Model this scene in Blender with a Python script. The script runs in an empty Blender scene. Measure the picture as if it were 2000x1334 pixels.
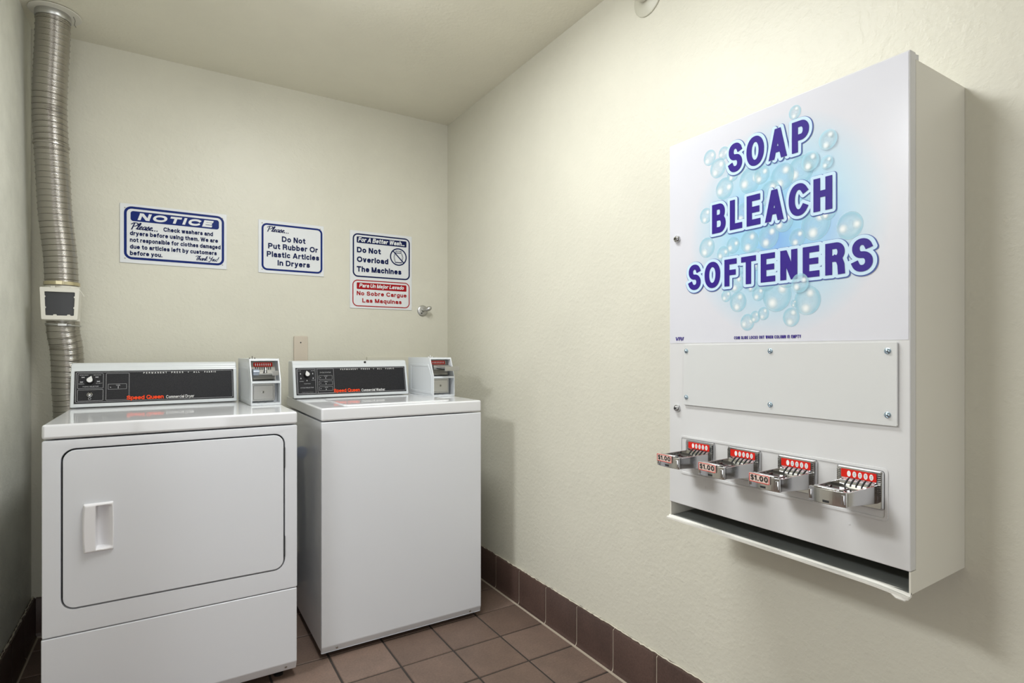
import bpy, bmesh, math, random
from mathutils import Vector, Matrix
random.seed(7)
S = bpy.context.scene
COL = S.collection
PI = math.pi

# ------------------------------------------------------------------ camera, world, lights, exposure
cam = bpy.data.cameras.new('camera')
cam.sensor_width = 36.0
cam.lens = 36.0 * 1096.0 / 2000.0
cam.shift_y = 0.0095
cam.clip_start = 0.01
co = bpy.data.objects.new('camera', cam)
COL.objects.link(co)
co.location = (0, 0, 1.10)
co.rotation_euler = (PI / 2, 0, -math.radians(31.666))
S.camera = co

w = bpy.data.worlds.new('world')
S.world = w
w.use_nodes = True
w.node_tree.nodes['Background'].inputs[0].default_value = (1, 1, 1, 1)
w.node_tree.nodes['Background'].inputs[1].default_value = 0.0


def area(name, loc, sx, sy, watts, color=(1, 1, 1), rot=(0, 0, 0), spread=180):
    l = bpy.data.lights.new(name, 'AREA')
    l.shape = 'RECTANGLE'
    l.size, l.size_y = sx, sy
    l.energy = watts
    l.color = color
    l.spread = math.radians(spread)
    o = bpy.data.objects.new(name, l)
    COL.objects.link(o)
    o.location = loc
    o.rotation_euler = rot
    return o


LC = (0.965, 0.988, 1.0)
area('ceiling_lamp', (0.44, 1.40, 2.30), 0.26, 1.00, 13, LC)
for k in range(3):                      # the lamp's wrap-around glow towards walls and ceiling
    pl_ = bpy.data.lights.new('ceiling_lamp_glow', 'POINT')
    pl_.energy = 2.5
    pl_.color = LC
    pl_.shadow_soft_size = 0.08
    po_ = bpy.data.objects.new('ceiling_lamp_glow', pl_)
    COL.objects.link(po_)
    po_.location = (0.44, 1.10 + 0.25 * k, 2.20)
area('hall_lamp', (-1.60, 1.20, 2.325), 0.50, 0.50, 46, LC)
area('front_fill_light', (-0.2, -1.46, 1.25), 1.3, 1.9, 15, LC, (PI / 2, 0, 0))  # added fill light, unseen, in front of the solid front wall

S.view_settings.view_transform = 'Standard'
S.view_settings.look = 'None'
S.view_settings.gamma = 1.0
S.view_settings.use_curve_mapping = False
S.view_settings.exposure = 0.45


# ------------------------------------------------------------------ materials
def mat(name, col, rough=0.5, metal=0.0, spec=0.5, coat=0.0, emit=None):
    m = bpy.data.materials.new(name)
    m.use_nodes = True
    b = m.node_tree.nodes['Principled BSDF']
    b.inputs['Base Color'].default_value = (*col, 1)
    b.inputs['Roughness'].default_value = rough
    b.inputs['Metallic'].default_value = metal
    b.inputs['Specular IOR Level'].default_value = spec
    b.inputs['Coat Weight'].default_value = coat
    b.inputs['Coat Roughness'].default_value = 0.06
    return m


def nd(m, kind, **kw):
    n = m.node_tree.nodes.new(kind)
    for k, v in kw.items():
        setattr(n, k, v)
    return n


def ln(m, a, b):
    m.node_tree.links.new(a, b)


def bsdf(m):
    return m.node_tree.nodes['Principled BSDF']


def noise(m, scale, detail=3, rough=0.5, coord='Object'):
    tc = nd(m, 'ShaderNodeTexCoord')
    n = nd(m, 'ShaderNodeTexNoise')
    n.inputs['Scale'].default_value = scale
    n.inputs['Detail'].default_value = detail
    n.inputs['Roughness'].default_value = rough
    ln(m, tc.outputs[coord], n.inputs['Vector'])
    return n


def bump(m, height_socket, strength, dist, prev=None):
    b = nd(m, 'ShaderNodeBump')
    b.inputs['Strength'].default_value = strength
    b.inputs['Distance'].default_value = dist
    ln(m, height_socket, b.inputs['Height'])
    if prev:
        ln(m, prev.outputs[0], b.inputs['Normal'])
    ln(m, b.outputs[0], bsdf(m).inputs['Normal'])
    return b


def ramp(m, sock, stops):
    r = nd(m, 'ShaderNodeValToRGB')
    e = r.color_ramp.elements
    while len(e) < len(stops):
        e.new(0.5)
    for el, (p, c) in zip(e, stops):
        el.position = p
        el.color = (*c, 1) if len(c) == 3 else c
    ln(m, sock, r.inputs[0])
    return r


def wall_mat(name, col, k=1.0, dirt=0.96, sc=2.2):
    m = mat(name, col, 0.42, spec=0.35)
    big = noise(m, sc, 4, 0.65)
    r = ramp(m, big.outputs[0], [(0.3, tuple(c * dirt for c in col)), (0.7, tuple(min(1, c * 1.03) for c in col))])
    ln(m, r.outputs[0], bsdf(m).inputs['Base Color'])
    f = noise(m, 85, 2, 0.5)
    b1 = bump(m, f.outputs[0], 0.22 * k, 0.004)
    g = noise(m, 42, 3, 0.55)
    rr = ramp(m, g.outputs[0], [(0.52, (0, 0, 0)), (0.66, (1, 1, 1))])
    bump(m, rr.outputs[0], 0.13 * k, 0.003, b1)
    return m


M = {}
M['wall'] = wall_mat('wall_paint', (0.665, 0.647, 0.555))
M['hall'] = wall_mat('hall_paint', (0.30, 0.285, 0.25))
M['wall_left'] = wall_mat('wall_paint_left_lightened', (0.74, 0.74, 0.665), 0.8, 0.87, 7.0)  # base colour lightened in place of lamp light; the mottling is dirt
M['ceiling'] = wall_mat('ceiling_paint', (0.77, 0.745, 0.635), 0.7)


def tile_mat(name, a, b_, rough):
    m = mat(name, a, rough, spec=0.35)
    tc = nd(m, 'ShaderNodeTexCoord')
    sep = nd(m, 'ShaderNodeVectorMath', operation='SNAP')
    sep.inputs[1].default_value = (0.2, 0.2, 0.2)
    off = nd(m, 'ShaderNodeVectorMath', operation='ADD')
    off.inputs[1].default_value = (0.1, 0.135, 0.05)
    ln(m, tc.outputs['Object'], off.inputs[0])
    ln(m, off.outputs[0], sep.inputs[0])
    wn = nd(m, 'ShaderNodeTexWhiteNoise')
    ln(m, sep.outputs[0], wn.inputs['Vector'])
    r = ramp(m, wn.outputs['Value'], [(0, a), (1, b_)])
    n = noise(m, 140, 3, 0.7)
    r2 = ramp(m, n.outputs[0], [(0.3, (0.80, 0.80, 0.80)), (0.72, (1.12, 1.10, 1.08))])
    n2 = noise(m, 9, 4, 0.6)
    r3 = ramp(m, n2.outputs[0], [(0.3, (0.84, 0.84, 0.84)), (0.7, (1.08, 1.06, 1.05))])
    mx = nd(m, 'ShaderNodeMix', data_type='RGBA', blend_type='MULTIPLY')
    mx.inputs[0].default_value = 1
    ln(m, r.outputs[0], mx.inputs[6])
    ln(m, r2.outputs[0], mx.inputs[7])
    mx2 = nd(m, 'ShaderNodeMix', data_type='RGBA', blend_type='MULTIPLY')
    mx2.inputs[0].default_value = 1
    ln(m, mx.outputs[2], mx2.inputs[6])
    ln(m, r3.outputs[0], mx2.inputs[7])
    ln(m, mx2.outputs[2], bsdf(m).inputs['Base Color'])
    bump(m, n.outputs[0], 0.25, 0.002)
    return m


M['tile'] = tile_mat('quarry_tile', (0.150, 0.104, 0.083), (0.200, 0.142, 0.115), 0.5)
M['base_tile'] = tile_mat('base_tile', (0.075, 0.047, 0.040), (0.098, 0.062, 0.052), 0.38)
M['grout'] = mat('floor_grout', (0.035, 0.028, 0.024), 0.9)
M['caulk'] = mat('paint_bead', (0.60, 0.56, 0.46), 0.6)
M['grout_light'] = mat('light_grout', (0.42, 0.36, 0.29), 0.85)

M['enamel'] = mat('white_enamel', (0.745, 0.755, 0.78), 0.08, spec=0.5, coat=0.2)
n_ = noise(M['enamel'], 14, 2, 0.5)
bump(M['enamel'], n_.outputs[0], 0.012, 0.01)
M['enamel_top'] = mat('white_enamel_top', (0.745, 0.755, 0.78), 0.06, spec=0.6)
M['enamel_front'] = mat('white_enamel_front', (0.715, 0.732, 0.775), 0.28, spec=0.45)
M['console'] = mat('console_metal', (0.66, 0.69, 0.71), 0.26, spec=0.5)
M['panel'] = mat('console_panel_black', (0.018, 0.018, 0.02), 0.42, spec=0.5)
n_ = noise(M['panel'], 900, 1, 0.5)
r_ = ramp(M['panel'], n_.outputs[0], [(0.35, (0.010, 0.010, 0.012)), (0.7, (0.032, 0.032, 0.036))])
ln(M['panel'], r_.outputs[0], bsdf(M['panel']).inputs['Base Color'])
M['box_black'] = mat('panel_black_plain', (0.012, 0.012, 0.013), 0.4)
M['print_grey'] = mat('print_grey', (0.50, 0.50, 0.52), 0.5)
M['print_dim'] = mat('print_dim', (0.22, 0.22, 0.23), 0.5)
M['print_white'] = mat('print_white', (0.82, 0.82, 0.82), 0.5)
M['brand_red'] = mat('brand_orange_red', (0.90, 0.075, 0.018), 0.45)
M['gap'] = mat('gap_shade_and_dark_parts', (0.02, 0.022, 0.024), 0.6)  # near-black for slots and small dark parts, and shade painted into the door gap
M['black'] = mat('black_plastic', (0.012, 0.012, 0.012), 0.3)
M['plastic'] = mat('white_plastic', (0.78, 0.775, 0.80), 0.32)
M['cream_plastic'] = mat('cream_plastic', (0.72, 0.70, 0.63), 0.4)
M['smoke'] = mat('smoked_window', (0.035, 0.036, 0.042), 0.22)
M['chrome'] = mat('chrome', (0.55, 0.55, 0.56), 0.12, metal=1.0)
M['pointer'] = mat('silver_pointer', (0.80, 0.80, 0.80), 0.3, metal=0.35)
M['steel'] = mat('brushed_steel', (0.52, 0.52, 0.51), 0.34, metal=1.0)
M['dull_steel'] = mat('dull_steel', (0.40, 0.39, 0.36), 0.38, metal=0.9)
M['alu'] = mat('duct_aluminium', (0.40, 0.38, 0.345), 0.26, metal=1.0)
M['brass'] = mat('brass_clamp', (0.62, 0.56, 0.38), 0.3, metal=1.0)
M['bluegrey'] = mat('bluegrey_steel', (0.40, 0.46, 0.56), 0.3, metal=0.7)
M['coin_white'] = mat('coin_box_grey_white', (0.69, 0.72, 0.75), 0.28)
M['label_red'] = mat('label_red', (0.62, 0.022, 0.014), 0.4)
M['label_face'] = mat('price_label', (0.70, 0.56, 0.50), 0.45)
M['sign_white'] = mat('sign_white', (0.72, 0.74, 0.76), 0.3)
M['sign_blue'] = mat('sign_blue', (0.006, 0.020, 0.150), 0.4)
M['sign_navy'] = mat('sign_navy', (0.006, 0.012, 0.070), 0.4)
M['sign_red'] = mat('sign_red', (0.36, 0.008, 0.014), 0.35)
M['strip'] = mat('strip_paint', (0.60, 0.53, 0.44), 0.5)
M['disp'] = mat('dispenser_white', (0.64, 0.64, 0.645), 0.28)
M['disp_side'] = mat('dispenser_cabinet', (0.72, 0.70, 0.63), 0.35)
M['mat_dark'] = mat('chute_floor', (0.16, 0.17, 0.16), 0.6)
M['edge_wear'] = mat('worn_edge', (0.80, 0.79, 0.74), 0.35)
M['clear'] = mat('clear_cover', (0.62, 0.63, 0.63), 0.10, spec=0.6)
M['screw_blue'] = mat('zinc_screw', (0.45, 0.58, 0.70), 0.2, metal=1.0)
M['purple'] = mat('letter_purple', (0.034, 0.014, 0.225), 0.3)
M['halo'] = mat('letter_halo', (0.55, 0.72, 0.86), 0.3)
M['outline'] = mat('letter_outline', (0.07, 0.11, 0.36), 0.3)
M['rubber'] = mat('black_rubber', (0.02, 0.022, 0.026), 0.5)
for k_ in ('sign_blue', 'sign_navy', 'sign_red', 'brand_red', 'print_white', 'print_grey', 'label_red'):
    bsdf(M[k_]).inputs['Specular IOR Level'].default_value = 0.12
for k_ in ('purple', 'outline', 'halo', 'panel', 'sign_white'):
    bsdf(M[k_]).inputs['Specular IOR Level'].default_value = 0.22
M['valve_blue'] = mat('valve_handle', (0.05, 0.09, 0.20), 0.4)
M['paint'] = mat('escutcheon_paint', (0.55, 0.54, 0.45), 0.4)


# ------------------------------------------------------------------ mesh helpers
class Geo:
    def __init__(s):
        s.bm = bmesh.new()

    def faces(s, vs, fs, mi=0):
        v = [s.bm.verts.new(p) for p in vs]
        for f in fs:
            try:
                fc = s.bm.faces.new([v[i] for i in f])
                fc.material_index = mi
            except ValueError:
                pass
        return v

    def merge(s, t, mi=0):
        bmesh.ops.recalc_face_normals(t, faces=t.faces)
        t.verts.index_update()
        s.faces([v.co.copy() for v in t.verts], [[v.index for v in f.verts] for f in t.faces], mi)
        t.free()

    def box(s, x0, x1, y0, y1, z0, z1, bev=0.0, seg=2, mi=0, mtx=None):
        t = bmesh.new()
        bmesh.ops.create_cube(t, size=1)
        for v in t.verts:
            v.co = Vector(((x0 + x1) / 2 + v.co.x * (x1 - x0), (y0 + y1) / 2 + v.co.y * (y1 - y0), (z0 + z1) / 2 + v.co.z * (z1 - z0)))
        if bev > 0:
            bmesh.ops.bevel(t, geom=list(t.edges), offset=bev, segments=seg, affect='EDGES', profile=0.5)
        if mtx:
            t.transform(mtx)
        s.merge(t, mi)

    def prism(s, poly, fn, d0, d1, bev=0.0, seg=2, mi=0):
        """poly: 2D points; fn(a, b, d) -> 3D"""
        t = bmesh.new()
        n = len(poly)
        A = [t.verts.new(fn(a, b, d0)) for a, b in poly]
        B = [t.verts.new(fn(a, b, d1)) for a, b in poly]
        t.faces.new(A)
        t.faces.new(B[::-1])
        for i in range(n):
            j = (i + 1) % n
            t.faces.new((A[i], B[i], B[j], A[j]))
        bmesh.ops.recalc_face_normals(t, faces=t.faces)
        if bev > 0:
            bmesh.ops.bevel(t, geom=list(t.edges), offset=bev, segments=seg, affect='EDGES', profile=0.5)
        s.merge(t, mi)

    def ring(s, outer, inner, fn, d0, d1, bev=0.0, mi=0):
        """frame between two loops of equal length"""
        t = bmesh.new()
        n = len(outer)
        L = [[t.verts.new(fn(a, b, d)) for a, b in lp] for lp, d in ((outer, d0), (outer, d1), (inner, d1), (inner, d0))]
        for k in range(4):
            P, Q = L[k], L[(k + 1) % 4]
            for i in range(n):
                j = (i + 1) % n
                t.faces.new((P[i], P[j], Q[j], Q[i]))
        if bev > 0:
            bmesh.ops.recalc_face_normals(t, faces=t.faces)
            es = [e for e in t.edges if len(e.link_faces) == 2 and e.calc_face_angle(0) > 0.9]
            bmesh.ops.bevel(t, geom=es, offset=bev, segments=2, affect='EDGES', profile=0.5)
        s.merge(t, mi)

    def tube(s, pts, rad, n=12, cap=True, mi=0):
        rs = rad if isinstance(rad, (list, tuple)) else [rad] * len(pts)
        pts = [Vector(p) for p in pts]
        t = bmesh.new()
        rings = []
        up = None
        for i, p in enumerate(pts):
            d = (pts[min(i + 1, len(pts) - 1)] - pts[max(i - 1, 0)]).normalized()
            if up is None:
                up = Vector((0, 0, 1)) if abs(d.z) < 0.9 else Vector((1, 0, 0))
            a = d.cross(up).normalized()
            b = a.cross(d).normalized()
            up = b
            rings.append([t.verts.new(p + (a * math.cos(2 * PI * k / n) + b * math.sin(2 * PI * k / n)) * rs[i]) for k in range(n)])
        for i in range(len(rings) - 1):
            for k in range(n):
                j = (k + 1) % n
                t.faces.new((rings[i][k], rings[i][j], rings[i + 1][j], rings[i + 1][k]))
        if cap:
            t.faces.new(rings[0][::-1])
            t.faces.new(rings[-1])
        s.merge(t, mi)

    def lathe(s, o, axis, prof, n=24, mi=0):
        """prof: (distance along axis, radius)"""
        axis = Vector(axis).normalized()
        h = Vector((0, 0, 1)) if abs(axis.z) < 0.9 else Vector((1, 0, 0))
        a = axis.cross(h).normalized()
        b = axis.cross(a).normalized()
        t = bmesh.new()
        rings = []
        for d, r in prof:
            if r < 1e-6:
                rings.append([t.verts.new(Vector(o) + axis * d)])
            else:
                rings.append([t.verts.new(Vector(o) + axis * d + (a * math.cos(2 * PI * k / n) + b * math.sin(2 * PI * k / n)) * r) for k in range(n)])
        for P, Q in zip(rings, rings[1:]):
            for k in range(n):
                j = (k + 1) % n
                if len(P) == 1 and len(Q) == 1:
                    continue
                if len(P) == 1:
                    t.faces.new((P[0], Q[k], Q[j]))
                elif len(Q) == 1:
                    t.faces.new((P[k], P[j], Q[0]))
                else:
                    t.faces.new((P[k], P[j], Q[j], Q[k]))
        for R in (rings[0], rings[-1]):
            if len(R) > 1:
                t.faces.new(R)
        s.merge(t, mi)


ORG = {}


def finish(name, geo, mats, parent=None, label=None, wn=True, angle=38, keep=False):
    me = bpy.data.meshes.new(name)
    bm = geo.bm
    org = ORG.get(parent.name, Vector()) if parent else Vector()
    if org.length:
        bmesh.ops.translate(bm, verts=bm.verts, vec=-org)
    bm.to_mesh(me)
    bm.free()
    for m in (mats if isinstance(mats, (list, tuple)) else [mats]):
        me.materials.append(m)
    me.polygons.foreach_set('use_smooth', [True] * len(me.polygons))
    me.set_sharp_from_angle(angle=math.radians(angle))
    o = bpy.data.objects.new(name, me)
    COL.objects.link(o)
    if wn:
        md = o.modifiers.new('weighted_normal', 'WEIGHTED_NORMAL')
        md.keep_sharp = True
    if parent:
        o.parent = parent
        ORG[o.name] = org
    if label:
        o['label'] = label
    return o


def thing(name, label, cat, loc, group=None):
    o = bpy.data.objects.new(name, None)
    o.empty_display_size = 0.05
    COL.objects.link(o)
    o.location = loc
    o['label'] = label
    o['category'] = cat
    if group:
        o['group'] = group
    ORG[o.name] = Vector(loc)
    return o


def tag(o, label, cat, group=None):
    o['label'] = label
    o['category'] = cat
    if group:
        o['group'] = group
    return o


def struct(name, geo, mats, wn=False):
    o = finish(name, geo, mats, wn=wn)
    o['kind'] = 'structure'
    return o


class Plane:
    """local 2D drawing plane: right, up and the normal facing the viewer"""
    def __init__(s, o, r, u):
        s.o, s.r, s.u = Vector(o), Vector(r).normalized(), Vector(u).normalized()
        s.n = s.r.cross(s.u)

    def __call__(s, a, b, d=0.0):
        return s.o + s.r * a + s.u * b + s.n * d


def rrect(x0, x1, y0, y1, r, seg=6):
    pts = []
    for cx, cy, a0 in ((x1 - r, y1 - r, 0), (x0 + r, y1 - r, 90), (x0 + r, y0 + r, 180), (x1 - r, y0 + r, 270)):
        for k in range(seg + 1):
            a = math.radians(a0 + 90 * k / seg)
            pts.append((cx + r * math.cos(a), cy + r * math.sin(a)))
    return pts


def circ(cx, cy, r, n=32, ry=None):
    ry = ry or r
    return [(cx + r * math.cos(2 * PI * k / n), cy + ry * math.sin(2 * PI * k / n)) for k in range(n)]


def p_fill(g, pl, poly, d, mi=0):
    g.faces([pl(a, b, d) for a, b in poly], [list(range(len(poly)))], mi)


def p_ring(g, pl, outer, inner, d, mi=0):
    n = len(outer)
    g.faces([pl(a, b, d) for a, b in outer] + [pl(a, b, d) for a, b in inner],
            [(i, (i + 1) % n, n + (i + 1) % n, n + i) for i in range(n)], mi)


def p_frame(g, pl, x0, x1, y0, y1, r, t, d, mi=0):
    p_ring(g, pl, rrect(x0, x1, y0, y1, r), rrect(x0 + t, x1 - t, y0 + t, y1 - t, max(r - t, 1e-4)), d, mi)


# ------------------------------------------------------------------ stroke lettering
def arc(cx, cy, rx, ry, a0, a1, n=None):
    n = n or max(6, int(abs(a1 - a0) / 7))
    return [('c', cx, cy, rx, ry, math.radians(a0 + (a1 - a0) * k / n)) for k in range(n + 1)]


def _glyphs():
    G = {}
    st = [(0, 0), (0, 1)]
    G['A'] = (.74, [['D', (0, 0), (.37, 1)], ['D', (.74, 0), (.37, 1)], [(.17, .27), (.57, .27)]])
    G['B'] = (.62, [st, [(0, 1), (.33, 1)] + arc(.33, .765, .235, .235, 90, -90) + [(0, .53)], [(0, .53), (.35, .53)] + arc(.35, .265, .27, .265, 90, -90) + [(0, 0)]])
    G['C'] = (.70, [arc(.38, .5, .38, .5, 42, 318)])
    G['D'] = (.66, [st, [(0, 1), (.27, 1)] + arc(.27, .5, .39, .5, 90, -90) + [(0, 0)]])
    G['E'] = (.52, [st, [(0, 1), (.50, 1)], [(0, .52), (.46, .52)], [(0, 0), (.52, 0)]])
    G['F'] = (.48, [st, [(0, 1), (.48, 1)], [(0, .5), (.42, .5)]])
    G['G'] = (.72, [arc(.38, .5, .38, .5, 42, 340), [(.45, .44), (.72, .44), (.72, .05)]])
    G['H'] = (.60, [st, [(.6, 0), (.6, 1)], [(0, .52), (.6, .52)]])
    G['I'] = (0, [st])
    G['K'] = (.58, [st, [(.56, 1), (0, .36)], [(.17, .55), (.60, 0)]])
    G['L'] = (.48, [st, [(0, 0), (.48, 0)]])
    G['M'] = (.76, [[(0, 0), (0, 1)], ['D', (0, 1), (.38, 0)], ['D', (.76, 1), (.38, 0)], [(.76, 0), (.76, 1)]])
    G['N'] = (.60, [[(0, 0), (0, 1)], ['D', (0, 1), (.6, 0)], [(.6, 0), (.6, 1)]])
    G['O'] = (.78, [arc(.39, .5, .39, .5, 0, 360, 48)])
    G['P'] = (.60, [st, [(0, 1), (.33, 1)] + arc(.33, .73, .27, .27, 90, -90) + [(0, .46)]])
    G['Q'] = (.78, [arc(.39, .5, .39, .5, 0, 360, 48), [(.48, .25), (.75, -.03)]])
    G['R'] = (.62, [st, [(0, 1), (.34, 1)] + arc(.34, .75, .25, .25, 90, -90) + [(0, .5)], [(.34, .5), (.50, .44), (.58, .25), (.60, 0)]])
    G['S'] = (.60, [arc(.30, .755, .275, .245, 22, 270) + arc(.30, .255, .30, .255, 90, -158)])
    G['T'] = (.60, [[(0, 1), (.6, 1)], [(.3, 0), (.3, 1)]])
    G['U'] = (.60, [[(0, 1), (0, .3)] + arc(.3, .3, .3, .3, 180, 360) + [(.6, 1)]])
    G['V'] = (.68, [['D', (0, 1), (.34, 0)], ['D', (.68, 1), (.34, 0)]])
    G['W'] = (1.0, [['D', (0, 1), (.25, 0)], ['D', (.5, 1), (.25, 0)], ['D', (.5, 1), (.75, 0)], ['D', (1.0, 1), (.75, 0)]])
    G['Y'] = (.66, [[(0, 1), (.33, .45)], [(.66, 1), (.33, .45)], [(.33, 0), (.33, .45)]])
    x = .68
    h = x / 2
    bowl = arc(.24, h, .24, h, 0, 360, 40)
    G['a'] = (.43, [arc(.215, .47, .205, .21, 160, 0) + [(.42, .12), (.45, 0)], [(.42, .40), (.2, .37)] + arc(.18, .185, .18, .185, 90, 270) + [(.28, .02), (.42, .16)]])
    G['b'] = (.48, [st, bowl])
    G['c'] = (.44, [arc(.24, h, .24, h, 45, 315)])
    G['d'] = (.48, [bowl, [(.48, 0), (.48, 1)]])
    G['e'] = (.48, [[(.03, .37), (.45, .37)], arc(.24, h, .24, h, 5, 312)])
    G['f'] = (.28, [arc(.27, .83, .15, .19, 75, 180) + [(.12, 0)], [(0, x), (.27, x)]])
    G['g'] = (.48, [bowl, [(.48, x), (.48, -.08)] + arc(.24, -.08, .24, .19, 0, -150)])
    G['h'] = (.44, [st, [(0, .40)] + arc(.22, .44, .22, .24, 170, 0) + [(.44, 0)]])
    G['i'] = (0, [[(0, 0), (0, x)], [(0, .97), (0, 1)]])
    G['j'] = (.06, [[(.06, x), (.06, -.15)] + arc(-.05, -.15, .11, .12, 0, -90), [(.06, .97), (.06, 1)]])
    G['k'] = (.42, [st, [(.40, x), (0, .24)], [(.14, .38), (.43, 0)]])
    G['l'] = (0, [st])
    G['m'] = (.70, [[(0, 0), (0, x)], [(0, .40)] + arc(.175, .46, .175, .22, 170, 0) + [(.35, 0)], [(.35, .40)] + arc(.525, .46, .175, .22, 170, 0) + [(.70, 0)]])
    G['n'] = (.44, [[(0, 0), (0, x)], [(0, .40)] + arc(.22, .44, .22, .24, 170, 0) + [(.44, 0)]])
    G['o'] = (.48, [bowl])
    G['p'] = (.48, [[(0, -.28), (0, x)], bowl])
    G['q'] = (.48, [bowl, [(.48, -.28), (.48, x)]])
    G['r'] = (.26, [[(0, 0), (0, x)], [(0, .40)] + arc(.2, .44, .2, .23, 170, 75)])
    G['s'] = (.42, [arc(.21, .515, .185, .165, 20, 270) + arc(.21, .175, .21, .175, 90, -155)])
    G['t'] = (.28, [[(.12, .92), (.12, .16)] + arc(.27, .16, .15, .16, 180, 275), [(0, x), (.27, x)]])
    G['u'] = (.44, [[(0, x), (0, .24)] + arc(.22, .24, .22, .24, 180, 350), [(.44, 0), (.44, x)]])
    G['v'] = (.44, [['D', (0, x), (.22, 0)], ['D', (.44, x), (.22, 0)]])
    G['w'] = (.70, [['D', (0, x), (.18, 0)], ['D', (.35, x), (.18, 0)], ['D', (.35, x), (.52, 0)], ['D', (.70, x), (.52, 0)]])
    G['y'] = (.46, [['D', (0, x), (.22, .02)], [(.46, x), (.17, -.2), (.04, -.26)]])
    G['z'] = (.40, [[(0, x), (.4, x), (0, 0), (.4, 0)]])
    G['0'] = (.50, [arc(.25, .5, .25, .5, 0, 360, 40)])
    G['1'] = (.22, [[(0, .78), (.2, 1), (.2, 0)]])
    G['5'] = (.50, [[(.45, 1), (.06, 1), (.02, .5)] + arc(.24, .32, .26, .32, 130, -150)])
    G['2'] = (.50, [arc(.25, .74, .25, .26, 165, -30) + [(0, 0), (.5, 0)]])
    G['$'] = (.56, [arc(.28, .755, .255, .245, 22, 270) + arc(.28, .255, .28, .255, 90, -158), [(.28, -.12), (.28, 1.12)]])
    G['.'] = (0, [[(0, 0), (0, .01)]])
    G['!'] = (0, [[(0, .35), (0, 1)], [(0, 0), (0, .01)]])
    G['+'] = (.5, [[(0, .5), (.5, .5)], [(.25, .25), (.25, .75)]])
    return G


GL = _glyphs()


def glyph_path(p, sq):
    out = []
    for q in p:
        if q[0] == 'c':
            _, cx, cy, rx, ry, a = q
            c, s_ = math.cos(a), math.sin(a)
            e = 2.0 / sq
            out.append((cx + rx * math.copysign(abs(c) ** e, c), cy + ry * math.copysign(abs(s_) ** e, s_)))
        else:
            out.append(q)
    return out


def layout(txt, wt=.16, xs=1.0, gap=.16, space=.36, sq=2.2):
    """-> list of strokes in cap-height units and total width"""
    x = 0.0
    out = []
    for ch in txt:
        if ch == ' ':
            x += space
            continue
        wd, paths = GL[ch]
        for p in paths:
            dg = p[0] == 'D'
            q = glyph_path(p[1:] if dg else p, sq)
            out.append((['D'] if dg else []) + [(x + wt / 2 + a * xs, wt / 2 + b * (1 - wt) if b >= 0 else wt / 2 + b) for a, b in q])
        x += wd * xs + wt + gap
    return out, x - gap


LAYER = [0]


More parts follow.
